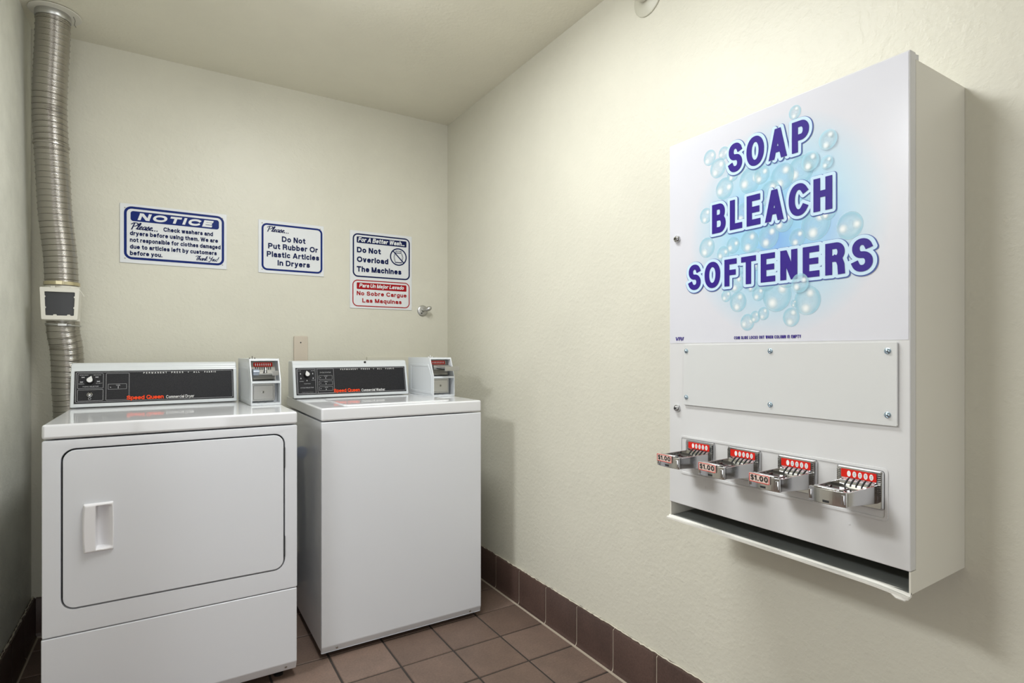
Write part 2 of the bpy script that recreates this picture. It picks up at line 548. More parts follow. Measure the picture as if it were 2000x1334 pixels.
def stroke_strip(g, fn, pts, hw, d, ext, mi=0, rnd=0.0):
    """thick polyline; square ends lengthened by ext; sharp corners get a round join"""
    if pts[0] == 'D':
        LAYER[0] = (LAYER[0] + 1) % 20
        d = d + LAYER[0] * 4e-6
        (xa, ya), (xb, yb) = pts[1:]
        L_ = math.dist((xa, ya), (xb, yb))
        hx = hw * min(1.35, L_ / abs(yb - ya))
        e_ = math.copysign(hw - rnd, yb - ya)
        g.faces([fn(xa - hx, ya - e_, d), fn(xa + hx, ya - e_, d), fn(xb + hx, yb + e_, d), fn(xb - hx, yb + e_, d)], [(0, 1, 2, 3)], mi)
        if rnd > 0:                      # rounded outline: level ends grown by rnd with a disc on each corner
            bx = hx * (hw - rnd) / hw
            be = math.copysign(hw - rnd, yb - ya)
            for sx_ in (-1, 1):
                for px_, py_ in ((xa + sx_ * bx, ya - be), (xb + sx_ * bx, yb + be)):
                    d += 5e-6
                    g.faces([fn(px_ + rnd * math.cos(2 * PI * k / 16), py_ + rnd * math.sin(2 * PI * k / 16), d) for k in range(16)], [list(range(16))], mi)
        return
    closed = len(pts) > 3 and math.dist(pts[0], pts[-1]) < 1e-5
    LAYER[0] = (LAYER[0] + 1) % 20
    d = d + LAYER[0] * 4e-6          # overlapping strokes never share a plane
    P = [Vector((a, b)) for a, b in pts]
    Q = [P[0]]
    for p in P[1:]:
        if (p - Q[-1]).length > 1e-6:
            Q.append(p)
    P = Q
    if len(P) < 2:
        return
    if closed:
        P[-1] = P[0]
    elif ext:
        P[0] = P[0] - (P[1] - P[0]).normalized() * ext
        P[-1] = P[-1] + (P[-1] - P[-2]).normalized() * ext
    if rnd > 0 and not closed:           # rounded outline at both ends
        b_ = hw - rnd
        for p_, q_ in ((P[0], P[1]), (P[-1], P[-2])):
            dv = (p_ - q_).normalized()
            nv = Vector((-dv.y, dv.x))
            c1, c2 = p_ + nv * b_, p_ - nv * b_
            g.faces([fn(*(c1 + dv * rnd), d), fn(*c1, d), fn(*c2, d), fn(*(c2 + dv * rnd), d)], [(0, 1, 2, 3)], mi)
            for c_ in (c1, c2):
                d += 5e-6
                g.faces([fn(c_.x + rnd * math.cos(2 * PI * k / 16), c_.y + rnd * math.sin(2 * PI * k / 16), d) for k in range(16)], [list(range(16))], mi)
    dirs = [(P[i + 1] - P[i]).normalized() for i in range(len(P) - 1)]
    perp = lambda v: Vector((-v.y, v.x))
    m = len(dirs)
    prevL = prevR = None
    L0 = []
    joints = []
    for i in range(m):
        a, b, dv = P[i], P[i + 1], dirs[i]
        n = perp(dv)

        def side(k_in, k_out, l_):
            if k_in is None or k_out is None:
                return n * hw, -n * hw
            t = (k_in + k_out)
            th = k_in.angle(k_out) if t.length > 1e-6 else 9
            if th > 0.75:
                return n * hw, -n * hw
            t.normalize()
            o_ = perp(t) * (hw / max(0.3, t.dot(k_in)))
            inner = min(1.0, 0.97 * l_ / max(th, 1e-6) / hw)     # tight curves: the inner edge stops at the centre of the bend
            return (o_ * inner, -o_) if k_in.cross(k_out) > 0 else (o_, -o_ * inner)
        ld = lambda q_: (P[q_ + 1] - P[q_]).length
        din = dirs[i - 1] if i > 0 else (dirs[-1] if closed else None)
        dout = dirs[i + 1] if i < m - 1 else (dirs[0] if closed else None)
        aL, aR = side(din, dv, (ld(i) + ld((i - 1) % m)) / 2)
        bL, bR = side(dv, dout, (ld(i) + ld((i + 1) % m)) / 2)
        d += 5e-6
        g.faces([fn(*(a + aL), d), fn(*(a + aR), d), fn(*(b + bR), d), fn(*(b + bL), d)], [(0, 1, 2, 3)], mi)
        if i > 0 and dirs[i - 1].angle(dv) > 0.75:
            joints.append(a)
    d += 2e-6
    for j in joints:
        d += 5e-6
        g.faces([fn(j.x + hw * math.cos(2 * PI * k / 14), j.y + hw * math.sin(2 * PI * k / 14), d) for k in range(14)], [list(range(14))], mi)


def text(g, pl, txt, x0, x1, base, cap, d, wt=.16, xs=1.0, gap=.16, space=.36, shear=0.0, mi=0, sq=2.2, grow=0.0, tilt=0.0, align=None, top_tilt=0.0):
    """fit txt between x0 and x1 on the baseline, cap height cap"""
    st, W = layout(txt, wt, xs, gap, space, sq)
    kx = (x1 - x0 - shear * cap) / (W * cap)
    hw = wt * cap / 2 + grow

    # strokes are laid out with the true widths, then stretched sideways by kx
    def fn(a, b, dd):
        return pl(x0 + (a * kx) + shear * b, base + b * (1 + top_tilt * (a * kx) / (x1 - x0)) + tilt * a * kx, dd)
    for p in st:
        stroke_strip(g, fn, [q if q == 'D' else (q[0] * cap, q[1] * cap) for q in p], hw, d, hw - max(grow, 0), mi, max(grow, 0))


def catmull(pts, n=7):
    P = [pts[0]] + list(pts) + [pts[-1]]
    out = []
    for i in range(1, len(P) - 2):
        p0, p1, p2, p3 = P[i - 1:i + 3]
        for k in range(n):
            t = k / n
            out.append(tuple(0.5 * (2 * p1[j] + (p2[j] - p0[j]) * t + (2 * p0[j] - 5 * p1[j] + 4 * p2[j] - p3[j]) * t * t + (3 * p1[j] - p0[j] - 3 * p2[j] + p3[j]) * t ** 3) for j in (0, 1)))
    out.append(tuple(pts[-1]))
    return out


SCRIPT = {
    'P': (.55, [[(.16, -.02), (.20, .5), (.24, .95)], [(.0, .78), (.2, 1.0), (.5, .96), (.55, .72), (.38, .5), (.2, .46)]]),
    'l': (.22, [[(0, .1), (.16, .5), (.24, .95), (.15, .98), (.09, .5), (.10, .08), (.24, .08)]]),
    'e': (.28, [[(0, .14), (.17, .28), (.22, .45), (.13, .5), (.05, .3), (.10, .03), (.30, .12)]]),
    'a': (.36, [[(.30, .45), (.16, .5), (.04, .25), (.10, .02), (.24, .2), (.31, .48)], [(.31, .48), (.26, .12), (.33, .02), (.42, .14)]]),
    's': (.26, [[(0, .12), (.15, .56), (.17, .40), (.24, .18), (.15, .0), (.02, .06)]]),
    '.': (.20, [[(.06, .0), (.06, .05)]]),
    'T': (.42, [[(.0, .84), (.18, 1.0), (.42, .93), (.66, 1.0)], [(.36, .95), (.28, .5), (.26, .0)]]),
    'h': (.36, [[(.02, .3), (.15, .7), (.2, 1.0), (.1, .9), (.05, .4), (.03, 0)], [(.04, .2), (.2, .48), (.27, .38), (.25, .06), (.36, .1)]]),
    'n': (.34, [[(.04, .48), (.03, .2), (.03, 0)], [(.04, .2), (.18, .48), (.26, .40), (.24, .06), (.34, .1)]]),
    'k': (.36, [[(.02, .3), (.15, .7), (.2, 1.0), (.1, .9), (.05, .4), (.03, 0)], [(.28, .48), (.07, .24), (.2, .1), (.34, .02)]]),
    'Y': (.46, [[(.0, .98), (.06, .6), (.22, .5), (.4, .75), (.46, 1.0)], [(.46, 1.0), (.36, .4), (.2, -.2), (.06, -.14)]]),
    'o': (.32, [[(.2, .48), (.08, .4), (.05, .1), (.18, .02), (.26, .22), (.2, .48), (.34, .4)]]),
    'u': (.36, [[(.04, .48), (.03, .12), (.12, .02), (.26, .25), (.30, .48)], [(.30, .48), (.27, .1), (.38, .1)]]),
    '!': (.2, [[(.16, .32), (.2, .6), (.24, 1.0)], [(.11, 0), (.11, .05)]]),
}


def script(g, pl, txt, x0, x1, base, cap, d, wt=.11, shear=.28, mi=0):
    x = 0
    st = []
    for ch in txt:
        if ch == ' ':
            x += .2
            continue
        wd, ps = SCRIPT[ch]
        for p in ps:
            st.append([(x + a, b) for a, b in (catmull(p) if len(p) > 2 else p)])
        x += wd
    kx = (x1 - x0 - shear * cap) / (x * cap)
    for p in st:
        stroke_strip(g, lambda a, b, dd: pl(x0 + a * kx + shear * b, base + b, dd), [(a * cap, b * cap) for a, b in p], wt * cap / 2, d, wt * cap / 2, mi)


# ------------------------------------------------------------------ room shell
XR, XL, YB, ZC = 1.315, -0.44, 2.806, 2.338
XF, YR, YF = -3.0, 1.72, -1.5      # hall to the left, return wall, front wall

g = Geo()
T = 0.2
x_lines = [1.30 - T * k for k in range(23)]
y_lines = [1.468 + T * k for k in range(-16, 8)]
g.faces([(XF, YF, -.003), (XR, YF, -.003), (XR, YB, -.003), (XF, YB, -.003)], [(0, 1, 2, 3)], 1)
g.faces([(XF, YF, -.06), (XR, YF, -.06), (XR, YB, -.06), (XF, YB, -.06)], [(3, 2, 1, 0)], 1)
jg = .0035
for xa in x_lines:
    for ya in y_lines:
        x0, x1, y0, y1 = xa - T + jg, xa - jg, ya + jg, ya + T - jg
        x0, x1, y0, y1 = max(x0, XF + .002), min(x1, XR), max(y0, YF + .002), min(y1, YB - .002)
        if x1 - x0 < .01 or y1 - y0 < .01 or (x1 < XL and y0 > YR):
            continue
        h = random.uniform(-.0005, .0005)
        e = .002
        g.faces([(x0, y0, -.003), (x1, y0, -.003), (x1, y1, -.003), (x0, y1, -.003),
                 (x0 + .0005, y0 + .0005, h - .0012), (x1 - .0005, y0 + .0005, h - .0012), (x1 - .0005, y1 - .0005, h - .0012), (x0 + .0005, y1 - .0005, h - .0012),
                 (x0 + e, y0 + e, h), (x1 - e, y0 + e, h), (x1 - e, y1 - e, h), (x0 + e, y1 - e, h)],
                [(8, 9, 10, 11)] + [(a, (a + 1) % 4, 4 + (a + 1) % 4, 4 + a) for a in range(4)] + [(4 + a, 4 + (a + 1) % 4, 8 + (a + 1) % 4, 8 + a) for a in range(4)])
struct('floor', g, [M['tile'], M['grout']])

g = Geo()
g.box(XF - .1, XR + .1, YF - .1, YB + .1, ZC, ZC + .08)
struct('ceiling', g, M['ceiling'])
for nm, b, m in (('wall_back', (XL - .1, XR + .1, YB, YB + .1, -.06, ZC), 'wall'),
                 ('wall_right', (XR, XR + .1, YF - .1, YB, -.06, ZC), 'wall'),
                 ('wall_left', (XL - .1, XL, YR, YB - .009, -.06, ZC), 'wall_left'),
                 ('wall_left_return', (XF, XL - .1, YR, YR + .1, -.06, ZC), 'wall'),
                 ('wall_far_left', (XF - .1, XF, YF - .1, YR + .1, -.06, ZC), 'hall'),
                 ('wall_front', (XF, XR, YF - .1, YF, -.06, ZC), 'hall')):
    g = Geo()
    g.box(*b)
    struct(nm, g, M[m])


# added trim around the unseen fill light, shaped like a double door frame
g = Geo()
dpl = Plane((-.2, YF, 0), (-1, 0, 0), (0, 0, 1))
g.ring(rrect(-.72, .72, .235, 2.27, .004, 2), rrect(-.655, .655, .295, 2.205, .004, 2), dpl, .0, .05, .003)
g.box(-.22, -.18, YF, YF + .055, .295, 2.205, .003)
struct('fill_light_frame', g, M['enamel_front'])


def baseboard(name, pl, length, off, h=.152, t=.014):
    """cove base tiles along a wall: tiles plus light grout joints"""
    g = Geo()
    prof = [(0, 0), (t + .006, 0), (t + .006, .004), (t + .001, .012), (t, .02), (t, h - .006), (t - .003, h - .001), (t - .007, h), (0, h)]
    k = 0
    a = off - T
    while a < length:
        a0, a1 = max(a + .0022, 0), min(a + T - .0022, length)
        if a1 - a0 > .005:
            dz = random.uniform(-.0012, .0012)
            g.prism([(p, q + (dz if q > .1 else 0)) for p, q in prof], lambda p, q, d: pl(d, q, p), a0, a1)
        a += T
    gp = [(0, 0), (t + .0065, 0), (t + .0062, .004), (t, .012), (t - .0015, .02), (t - .0015, h - .006), (t - .009, h - .001), (0, h - .001)]
    g.prism(gp, lambda p, q, d: pl(d, q, p), 0.0, length, mi=1)
    g.prism([(0, 0), (t + .0105, 0), (t + .0105, .0016), (0, .0016)], lambda p, q, d: pl(d, q, p), 0.0, length, mi=1)
    n_c = int(length / .012)
    pts = [pl(length * i / n_c, h + .001 + random.uniform(-.0012, .0016), .0045 + random.uniform(-.0015, .0025)) for i in range(n_c + 1)]
    g.tube(pts, [random.choice((.0012, .002, .003, .0036)) for _ in pts], 5, mi=2)
    return struct(name, g, [M['base_tile'], M['grout_light'], M['caulk']])


baseboard('baseboard_right', Plane((XR, YB, 0), (0, -1, 0), (0, 0, 1)), YB - YF, (YB - 2.652) % T)
baseboard('baseboard_back', Plane((XL + .015, YB, 0), (1, 0, 0), (0, 0, 1)), XR - XL - .03, .1)
baseboard('baseboard_left', Plane((XL, YR + .001, 0), (0, 1, 0), (0, 0, 1)), YB - YR - .002, .08)


# ------------------------------------------------------------------ signs on the back wall
def sign(name, label, x0, z0, w_, h_, lettering, screws):
    t = thing(name, label, 'sign', (x0, YB, z0))
    pl = Plane((x0, YB - .004, z0), (1, 0, 0), (0, 0, 1))
    g = Geo()
    g.box(x0, x0 + w_, YB - .004, YB - .0005, z0, z0 + h_, .0008, 1)
    finish('sign_board', g, M['sign_white'], t)
    for nm, m, fn in lettering:
        g = Geo()
        fn(g, pl)
        finish(nm, g, M[m], t, wn=False)
    for sx, sz in screws:
        g = Geo()
        g.lathe(pl(sx, sz), pl.n, [(0, .0028), (.0012, .0026), (.0018, .0012), (.0018, 0)], 12)
        finish('screw', g, M['dull_steel'], t)
    return t


W, Hh = .392, .2445
TX = lambda f: f * W
TY = lambda f: (1 - f) * Hh
D = .0006


def notice_border(g, pl):
    p_frame(g, pl, TX(.036), TX(.974), TY(.938), TY(.042), .028, .0095, D)


def notice_bar(g, pl):
    p_fill(g, pl, rrect(TX(.094), TX(.922), TY(.288), TY(.118), .010), D)


def notice_title(g, pl):
    text(g, pl, 'NOTICE', TX(.155), TX(.872), TY(.262), .0290, D * 2, wt=.29, xs=1.45, gap=.26, shear=.32)


def notice_body(g, pl):
    for s_, a, b, base in (('Check washers and', .388, .862, .417), ('dryers before using them. We are', .088, .912, .53),
                           ('not responsible for clothes damaged', .088, .938, .643), ('due to articles left by customers', .088, .900, .757),
                           ('before you.', .088, .378, .866)):
        text(g, pl, s_, TX(a), TX(b), TY(base), .0182, D, wt=.235, gap=.09, space=.34)


def notice_script(g, pl):
    script(g, pl, 'Please...', TX(.088), TX(.362), TY(.425), .027, D, wt=.115)


def notice_thanks(g, pl):
    script(g, pl, 'Thank You!', TX(.685), TX(.918), TY(.868), .0185, D, wt=.12)


sign('notice_sign', 'wide white and blue notice sign on the back wall beside the duct', -.161, 1.465, W, Hh,
     [('border', 'sign_blue', notice_border), ('heading_bar', 'sign_blue', notice_bar), ('heading_lettering', 'sign_white', notice_title),
      ('lettering', 'sign_navy', notice_body), ('script_lettering', 'sign_navy', notice_script), ('script_lettering', 'sign_navy', notice_thanks)],
     [(.018, .226), (.375, .226), (.018, .019), (.375, .019)])

W2, H2 = .292, .2445
QX = lambda f: f * W2
QY = lambda f: (1 - f) * H2


def rub_border(g, pl):
    p_frame(g, pl, QX(.046), QX(.978), QY(.948), QY(.058), .024, .0085, D)


def rub_text(g, pl):
    for s_, a, b, base in (('Do Not', .346, .708, .385), ('Put Rubber Or', .142, .905, .535), ('Plastic Articles', .122, .925, .690), ('In Dryers', .282, .778, .845)):
        text(g, pl, s_, QX(a), QX(b), QY(base), .0258, D, wt=.225, gap=.11, space=.36)


def rub_script(g, pl):
    script(g, pl, 'Please...', QX(.115), QX(.482), QY(.212), .0245, D, wt=.11)


sign('dryer_warning_sign', 'white sign about rubber and plastic articles in dryers, middle of the wall signs', .361, 1.462, W2, H2,
     [('border', 'sign_blue', rub_border), ('lettering', 'sign_navy', rub_text), ('script_lettering', 'sign_navy', rub_script)],
     [(.016, .229), (.275, .229), (.016, .016), (.275, .016)])

W3, H3 = .326, .389
BX = lambda f: f * W3
BY = lambda f: (1 - f) * H3


def bet_blue(g, pl):
    p_frame(g, pl, BX(.042), BX(.966), BY(.596), BY(.034), .026, .0068, D)


def bet_bar(g, pl):
    p_fill(g, pl, rrect(BX(.104), BX(.908), BY(.155), BY(.074), .004), D)


def bet_head(g, pl):
    text(g, pl, 'For A Better Wash...', BX(.122), BX(.888), BY(.140), .0225, D * 2, wt=.23, gap=.07, space=.30, shear=.22)


def bet_line(s_, a, b, base):
    def fn(g, pl):
        text(g, pl, s_, BX(a), BX(b), BY(base), .0278, D, wt=.245, gap=.10, space=.34)
    return fn


def bet_symbol(g, pl):
    cx, cy, r = BX(.773), BY(.293), .0455
    p_ring(g, pl, circ(cx, cy, r, 40), circ(cx, cy, r - .0062, 40), D)
    q = lambda pts, hw: stroke_strip(g, lambda a, b, d: pl(cx + a, cy + b, d), pts, hw, D * 1.2, 0)
    q([(-.030, .030), (.030, -.030)], .0029)
    q([(-.017, .020), (.017, .020)], .0018)
    q([(-.019, -.029), (.019, -.029)], .0022)
    for s_ in (-1, 1):
        q([(s_ * .020, .017), (s_ * .0255, -.001), (s_ * .020, -.026)], .0009)
        q([(s_ * .0165, .019), (s_ * .021, -.001), (s_ * .0165, -.026)], .0008)
    for k in range(-3, 4):
        q([(k * .005 - .002, .027 + .004 * math.cos(k)), (k * .005 + .001, .033 - .002 * (k % 2)), (k * .005 + .003, .026)], .0008)


def bet_red(g, pl):
    p_frame(g, pl, BX(.038), BX(.962), BY(.976), BY(.632), .026, .0048, D)


def bet_redbar(g, pl):
    p_fill(g, pl, rrect(BX(.104), BX(.908), BY(.752), BY(.667), .004), D)


def bet_redhead(g, pl):
    text(g, pl, 'Para Un Mejor Lavado', BX(.140), BX(.872), BY(.729), .0195, D * 2, wt=.22, gap=.07, space=.30, shear=.2)


def bet_redtext(g, pl):
    text(g, pl, 'No Sobre Cargue', BX(.104), BX(.910), BY(.832), .0212, D, wt=.215, gap=.14, space=.40)
    text(g, pl, 'Las Maquinas', BX(.190), BX(.826), BY(.923), .0212, D, wt=.215, gap=.14, space=.40)


sign('washing_tips_sign', 'tall white sign with a blue upper box and a red lower box', .780, 1.316, W3, H3,
     [('upper_border', 'sign_navy', bet_blue), ('upper_heading_bar', 'sign_navy', bet_bar), ('upper_heading', 'sign_white', bet_head), *[('upper_lettering', 'sign_navy', bet_line(*q)) for q in (('Do Not', .106, .484, .280), ('Overload', .106, .606, .403), ('The Machines', .104, .822, .528))],
      ('overload_symbol', 'sign_navy', bet_symbol), ('lower_border', 'sign_red', bet_red), ('lower_heading_bar', 'sign_red', bet_redbar),
      ('lower_heading', 'sign_white', bet_redhead), ('lower_lettering', 'sign_red', bet_redtext)], [])

# ------------------------------------------------------------------ small things on the back wall
t = thing('wall_hook', 'small round chrome hook on the back wall beside the corner', 'hook', (1.168, YB, 1.316))
g = Geo()
g.lathe((1.168, YB, 1.316), (0, -1, 0), [(0, .029), (.004, .029), (.007, .026), (.009, .018), (.010, 0)], 32)
finish('mounting_plate', g, M['steel'], t)
g = Geo()
g.tube([(1.168, YB - .008, 1.318), (1.169, YB - .022, 1.320), (1.176, YB - .034, 1.323)], [.010, .008, .009], 14)
g.tube([(1.166, YB - .030, 1.317), (1.176, YB - .036, 1.320), (1.188, YB - .042, 1.326), (1.196, YB - .045, 1.331), (1.200, YB - .046, 1.334)], [.004, .011, .0125, .009, .003], 16)
finish('hook_arm', g, M['steel'], t)
g = Geo()
g.lathe((1.160, YB - .009, 1.303), (0, -1, 0), [(0, .004), (.003, .0035), (.004, 0)], 10)
finish('screw', g, M['gap'], t)

t = thing('wall_strip', 'narrow pinkish beige wooden strip on the wall behind the washing machine', 'board', (.545, YB, .70))
g = Geo()
g.box(.514, .578, YB - .012, YB - .0005, .70, 1.172, .004, 2)
finish('board', g, M['strip'], t)
g = Geo()
g.lathe((.545, YB - .012, 1.141), (0, -1, 0), [(0, .0032), (.001, .003), (.0014, 0)], 10)
finish('nail', g, M['gap'], t)

g = Geo()
g.box(.864, 1.20, YB - .014, YB - .0005, .80, 1.071, .002, 2)
o = finish('wall_panel', g, M['wall'])
tag(o, 'low cream painted panel on the wall behind the washing machine console', 'panel')

# ------------------------------------------------------------------ dryer duct
t = thing('exhaust_duct', 'flexible aluminium exhaust duct rising from behind the dryer to the ceiling', 'duct', (-.33, 2.70, .15))


def duct(path, r, pitch=.0216, n=44):
    """corrugated hose: a bright ridge at every pitch with fine ribs between"""
    P = catmull3(path, 24)
    L = [0.0]
    for a, b in zip(P, P[1:]):
        L.append(L[-1] + (b - a).length)
    step = .00108
    pts, rs = [], []
    d = 0.0
    i = 0
    while d < L[-1]:
        while i < len(L) - 2 and L[i + 1] < d:
            i += 1
        f = (d - L[i]) / max(1e-9, L[i + 1] - L[i])
        pts.append(P[i].lerp(P[i + 1], f))
        ph = (d % pitch) / pitch
        rr = r + .0007 * math.cos(ph * 5 * 2 * PI) - .0004
        pe = min(ph, 1 - ph)
        if pe < .10:
            rr = r + .0020 * math.cos(pe / .10 * PI / 2)
        rs.append(rr)
        d += step
    g = Geo()
    bm = g.bm
    rings = []
    for k, p in enumerate(pts):
        tng = (pts[min(k + 4, len(pts) - 1)] - pts[max(k - 4, 0)]).normalized()
        a = tng.cross(Vector((0, 1, 0))).normalized()
        b = a.cross(tng).normalized()
        rings.append([bm.verts.new(p + (a * math.cos(2 * PI * q / n) + b * math.sin(2 * PI * q / n)) * rs[k]) for q in range(n)])
    for A, B in zip(rings, rings[1:]):
        for q in range(n):
            bm.faces.new((A[q], B[q], B[(q + 1) % n], A[(q + 1) % n]))
    bmesh.ops.recalc_face_normals(bm, faces=bm.faces)
    return g


def catmull3(path, n):
    P = [Vector(p) for p in path]
    P = [P[0] * 2 - P[1]] + P + [P[-1] * 2 - P[-2]]
    out = []
    for i in range(1, len(P) - 2):
        p0, p1, p2, p3 = P[i - 1:i + 3]
        for k in range(n):
            s_ = k / n
            out.append(.5 * (2 * p1 + (p2 - p0) * s_ + (2 * p0 - 5 * p1 + 4 * p2 - p3) * s_ ** 2 + (3 * p1 - p0 - 3 * p2 + p3) * s_ ** 3))
    out.append(P[-2])
    return out


R_D = .0505
finish('hose', duct([(-.351, 2.630, 2.325), (-.355, 2.640, 2.22), (-.362, 2.650, 2.09), (-.365, 2.662, 1.98), (-.361, 2.664, 1.862)], R_D), M['alu'], t, wn=False, angle=70)
finish('hose', duct([(-.361, 2.664, 1.864), (-.357, 2.672, 1.757), (-.351, 2.68, 1.609), (-.338, 2.69, 1.458), (-.333, 2.693, 1.335)], R_D), M['alu'], t, wn=False, angle=70)
finish('hose', duct([(-.331, 2.70, 1.218), (-.330, 2.702, 1.17), (-.322, 2.71, 1.11), (-.319, 2.718, 1.03), (-.318, 2.722, .95), (-.314, 2.724, .86), (-.312, 2.724, .60), (-.312, 2.724, .17)], R_D), M['alu'], t, wn=False, angle=70)
g = Geo()
g.lathe((-.361, 2.664, 1.857), (0.02, -.01, 1), [(0, .0525), (.002, .0550), (.006, .0550), (.008, .0525)], 40)
finish('hose_joint', g, M['alu'], t, wn=False)
g = Geo()
g.lathe((-.351, 2.630, 2.300), (0.0, -.05, 1), [(0.012, .0525), (.014, .0540), (.030, .0540), (.036, .0525)], 40)
finish('collar', g, M['steel'], t, wn=False)
g = Geo()
g.lathe((-.345, 2.625, 2.3355), (0, 0, -1), [(0, .078), (.002, .078), (.003, .076), (.003, .052)], 44)
finish('ceiling_flange', g, M['cream_plastic'], t, 'thin white ring plate on the ceiling')
g = Geo()
g.tube([(-.290, 2.61, 2.332), (-.284, 2.60, 2.315), (-.286, 2.598, 2.298), (-.281, 2.597, 2.290)], .0016, 6)
finish('loose_strap', g, M['dull_steel'], t)
g = Geo()
g.lathe((-.3335, 2.6925, 1.347), (0, 0, 1), [(0, .052), (0, .0545), (.012, .0545), (.012, .052)], 40)
g.box(-.345, -.325, 2.632, 2.640, 1.346, 1.360, .001, 1)
finish('hose_clamp', g, M['brass'], t, 'brass coloured clamp band')
g = Geo()
g.lathe((-.3305, 2.701, 1.196), (0.06, 0, 1), [(0, .0525), (0, .0545), (.005, .0545), (.005, .0525)], 40)
g.box(-.340, -.312, 2.638, 2.650, 1.193, 1.203, .002, 2)
g.tube([(-.312, 2.644, 1.198), (-.300, 2.646, 1.198)], .003, 8)
finish('hose_clamp', g, M['steel'], t, 'thin steel clamp with a screw')

# lint trap: tapered plastic box clamped between the two hose lengths
fl = Plane((-.331, 2.628, 1.276), (1, -.03, 0), (-.012, 0.02, 1))
fl0 = fl
fl = lambda a, b, d=0.0: fl0(a * (1 - (.065 if a < 0 else .13) * (.058 - b) / .118), b, d)
g = Geo()
out = rrect(-.058, .058, -.060, .058, .003, 3)
inn = rrect(-.045, .045, -.045, .042, .003, 3)
g.ring(out, inn, fl, -.004, .003, .0008)
# tapered body behind the frame
bo = rrect(-.056, .056, -.058, .056, .003, 3)
bi = rrect(-.050, .050, -.055, .055, .012, 3)
n_ = len(bo)
g.faces([fl(a, b, -.004) for a, b in bo] + [fl(a, b, -.115) for a, b in bi], [(i, n_ + i, n_ + (i + 1) % n_, (i + 1) % n_) for i in range(n_)] + [[n_ + i for i in range(n_)]])
# clip tabs on the frame
for a in (-.026, .018):
    g.prism([(a, .056), (a + .012, .056), (a + .012, .062), (a, .062)], fl, -.006, .004)
    g.prism([(a + .004, -.0455), (a + .016, -.0455), (a + .014, -.041), (a + .006, -.041)], fl, -.002, .003)
for b in (-.02, .02):
    for s_ in (-1, 1):
        g.prism([(s_ * .0455, b), (s_ * .0455, b + .008), (s_ * .0425, b + .006), (s_ * .0425, b + .002)], fl, -.002, .003)
trap = finish('lint_trap', g, M['cream_plastic'], t, 'white plastic lint trap box')
g = Geo()
g.prism([(-.046, -.046), (.046, -.046), (.046, .043), (-.046, .043)], fl, -.007, -.004)
finish('window', g, M['smoke'], trap, 'dark smoked window')
for z in (1.3355, 1.2175):
    g = Geo()
    g.lathe((-.332, 2.695, z - .004), (0, 0, 1), [(0, .050), (0, .0530), (.012, .0530), (.012, .050)], 36)
    finish('spigot', g, M['cream_plastic'], trap)
g = Geo()
g.tube([fl(.058, .052, .002), fl(.067, .040, .002), fl(.074, .028, .003)], .0011, 6)
finish('cord', g, M['cream_plastic'], trap)


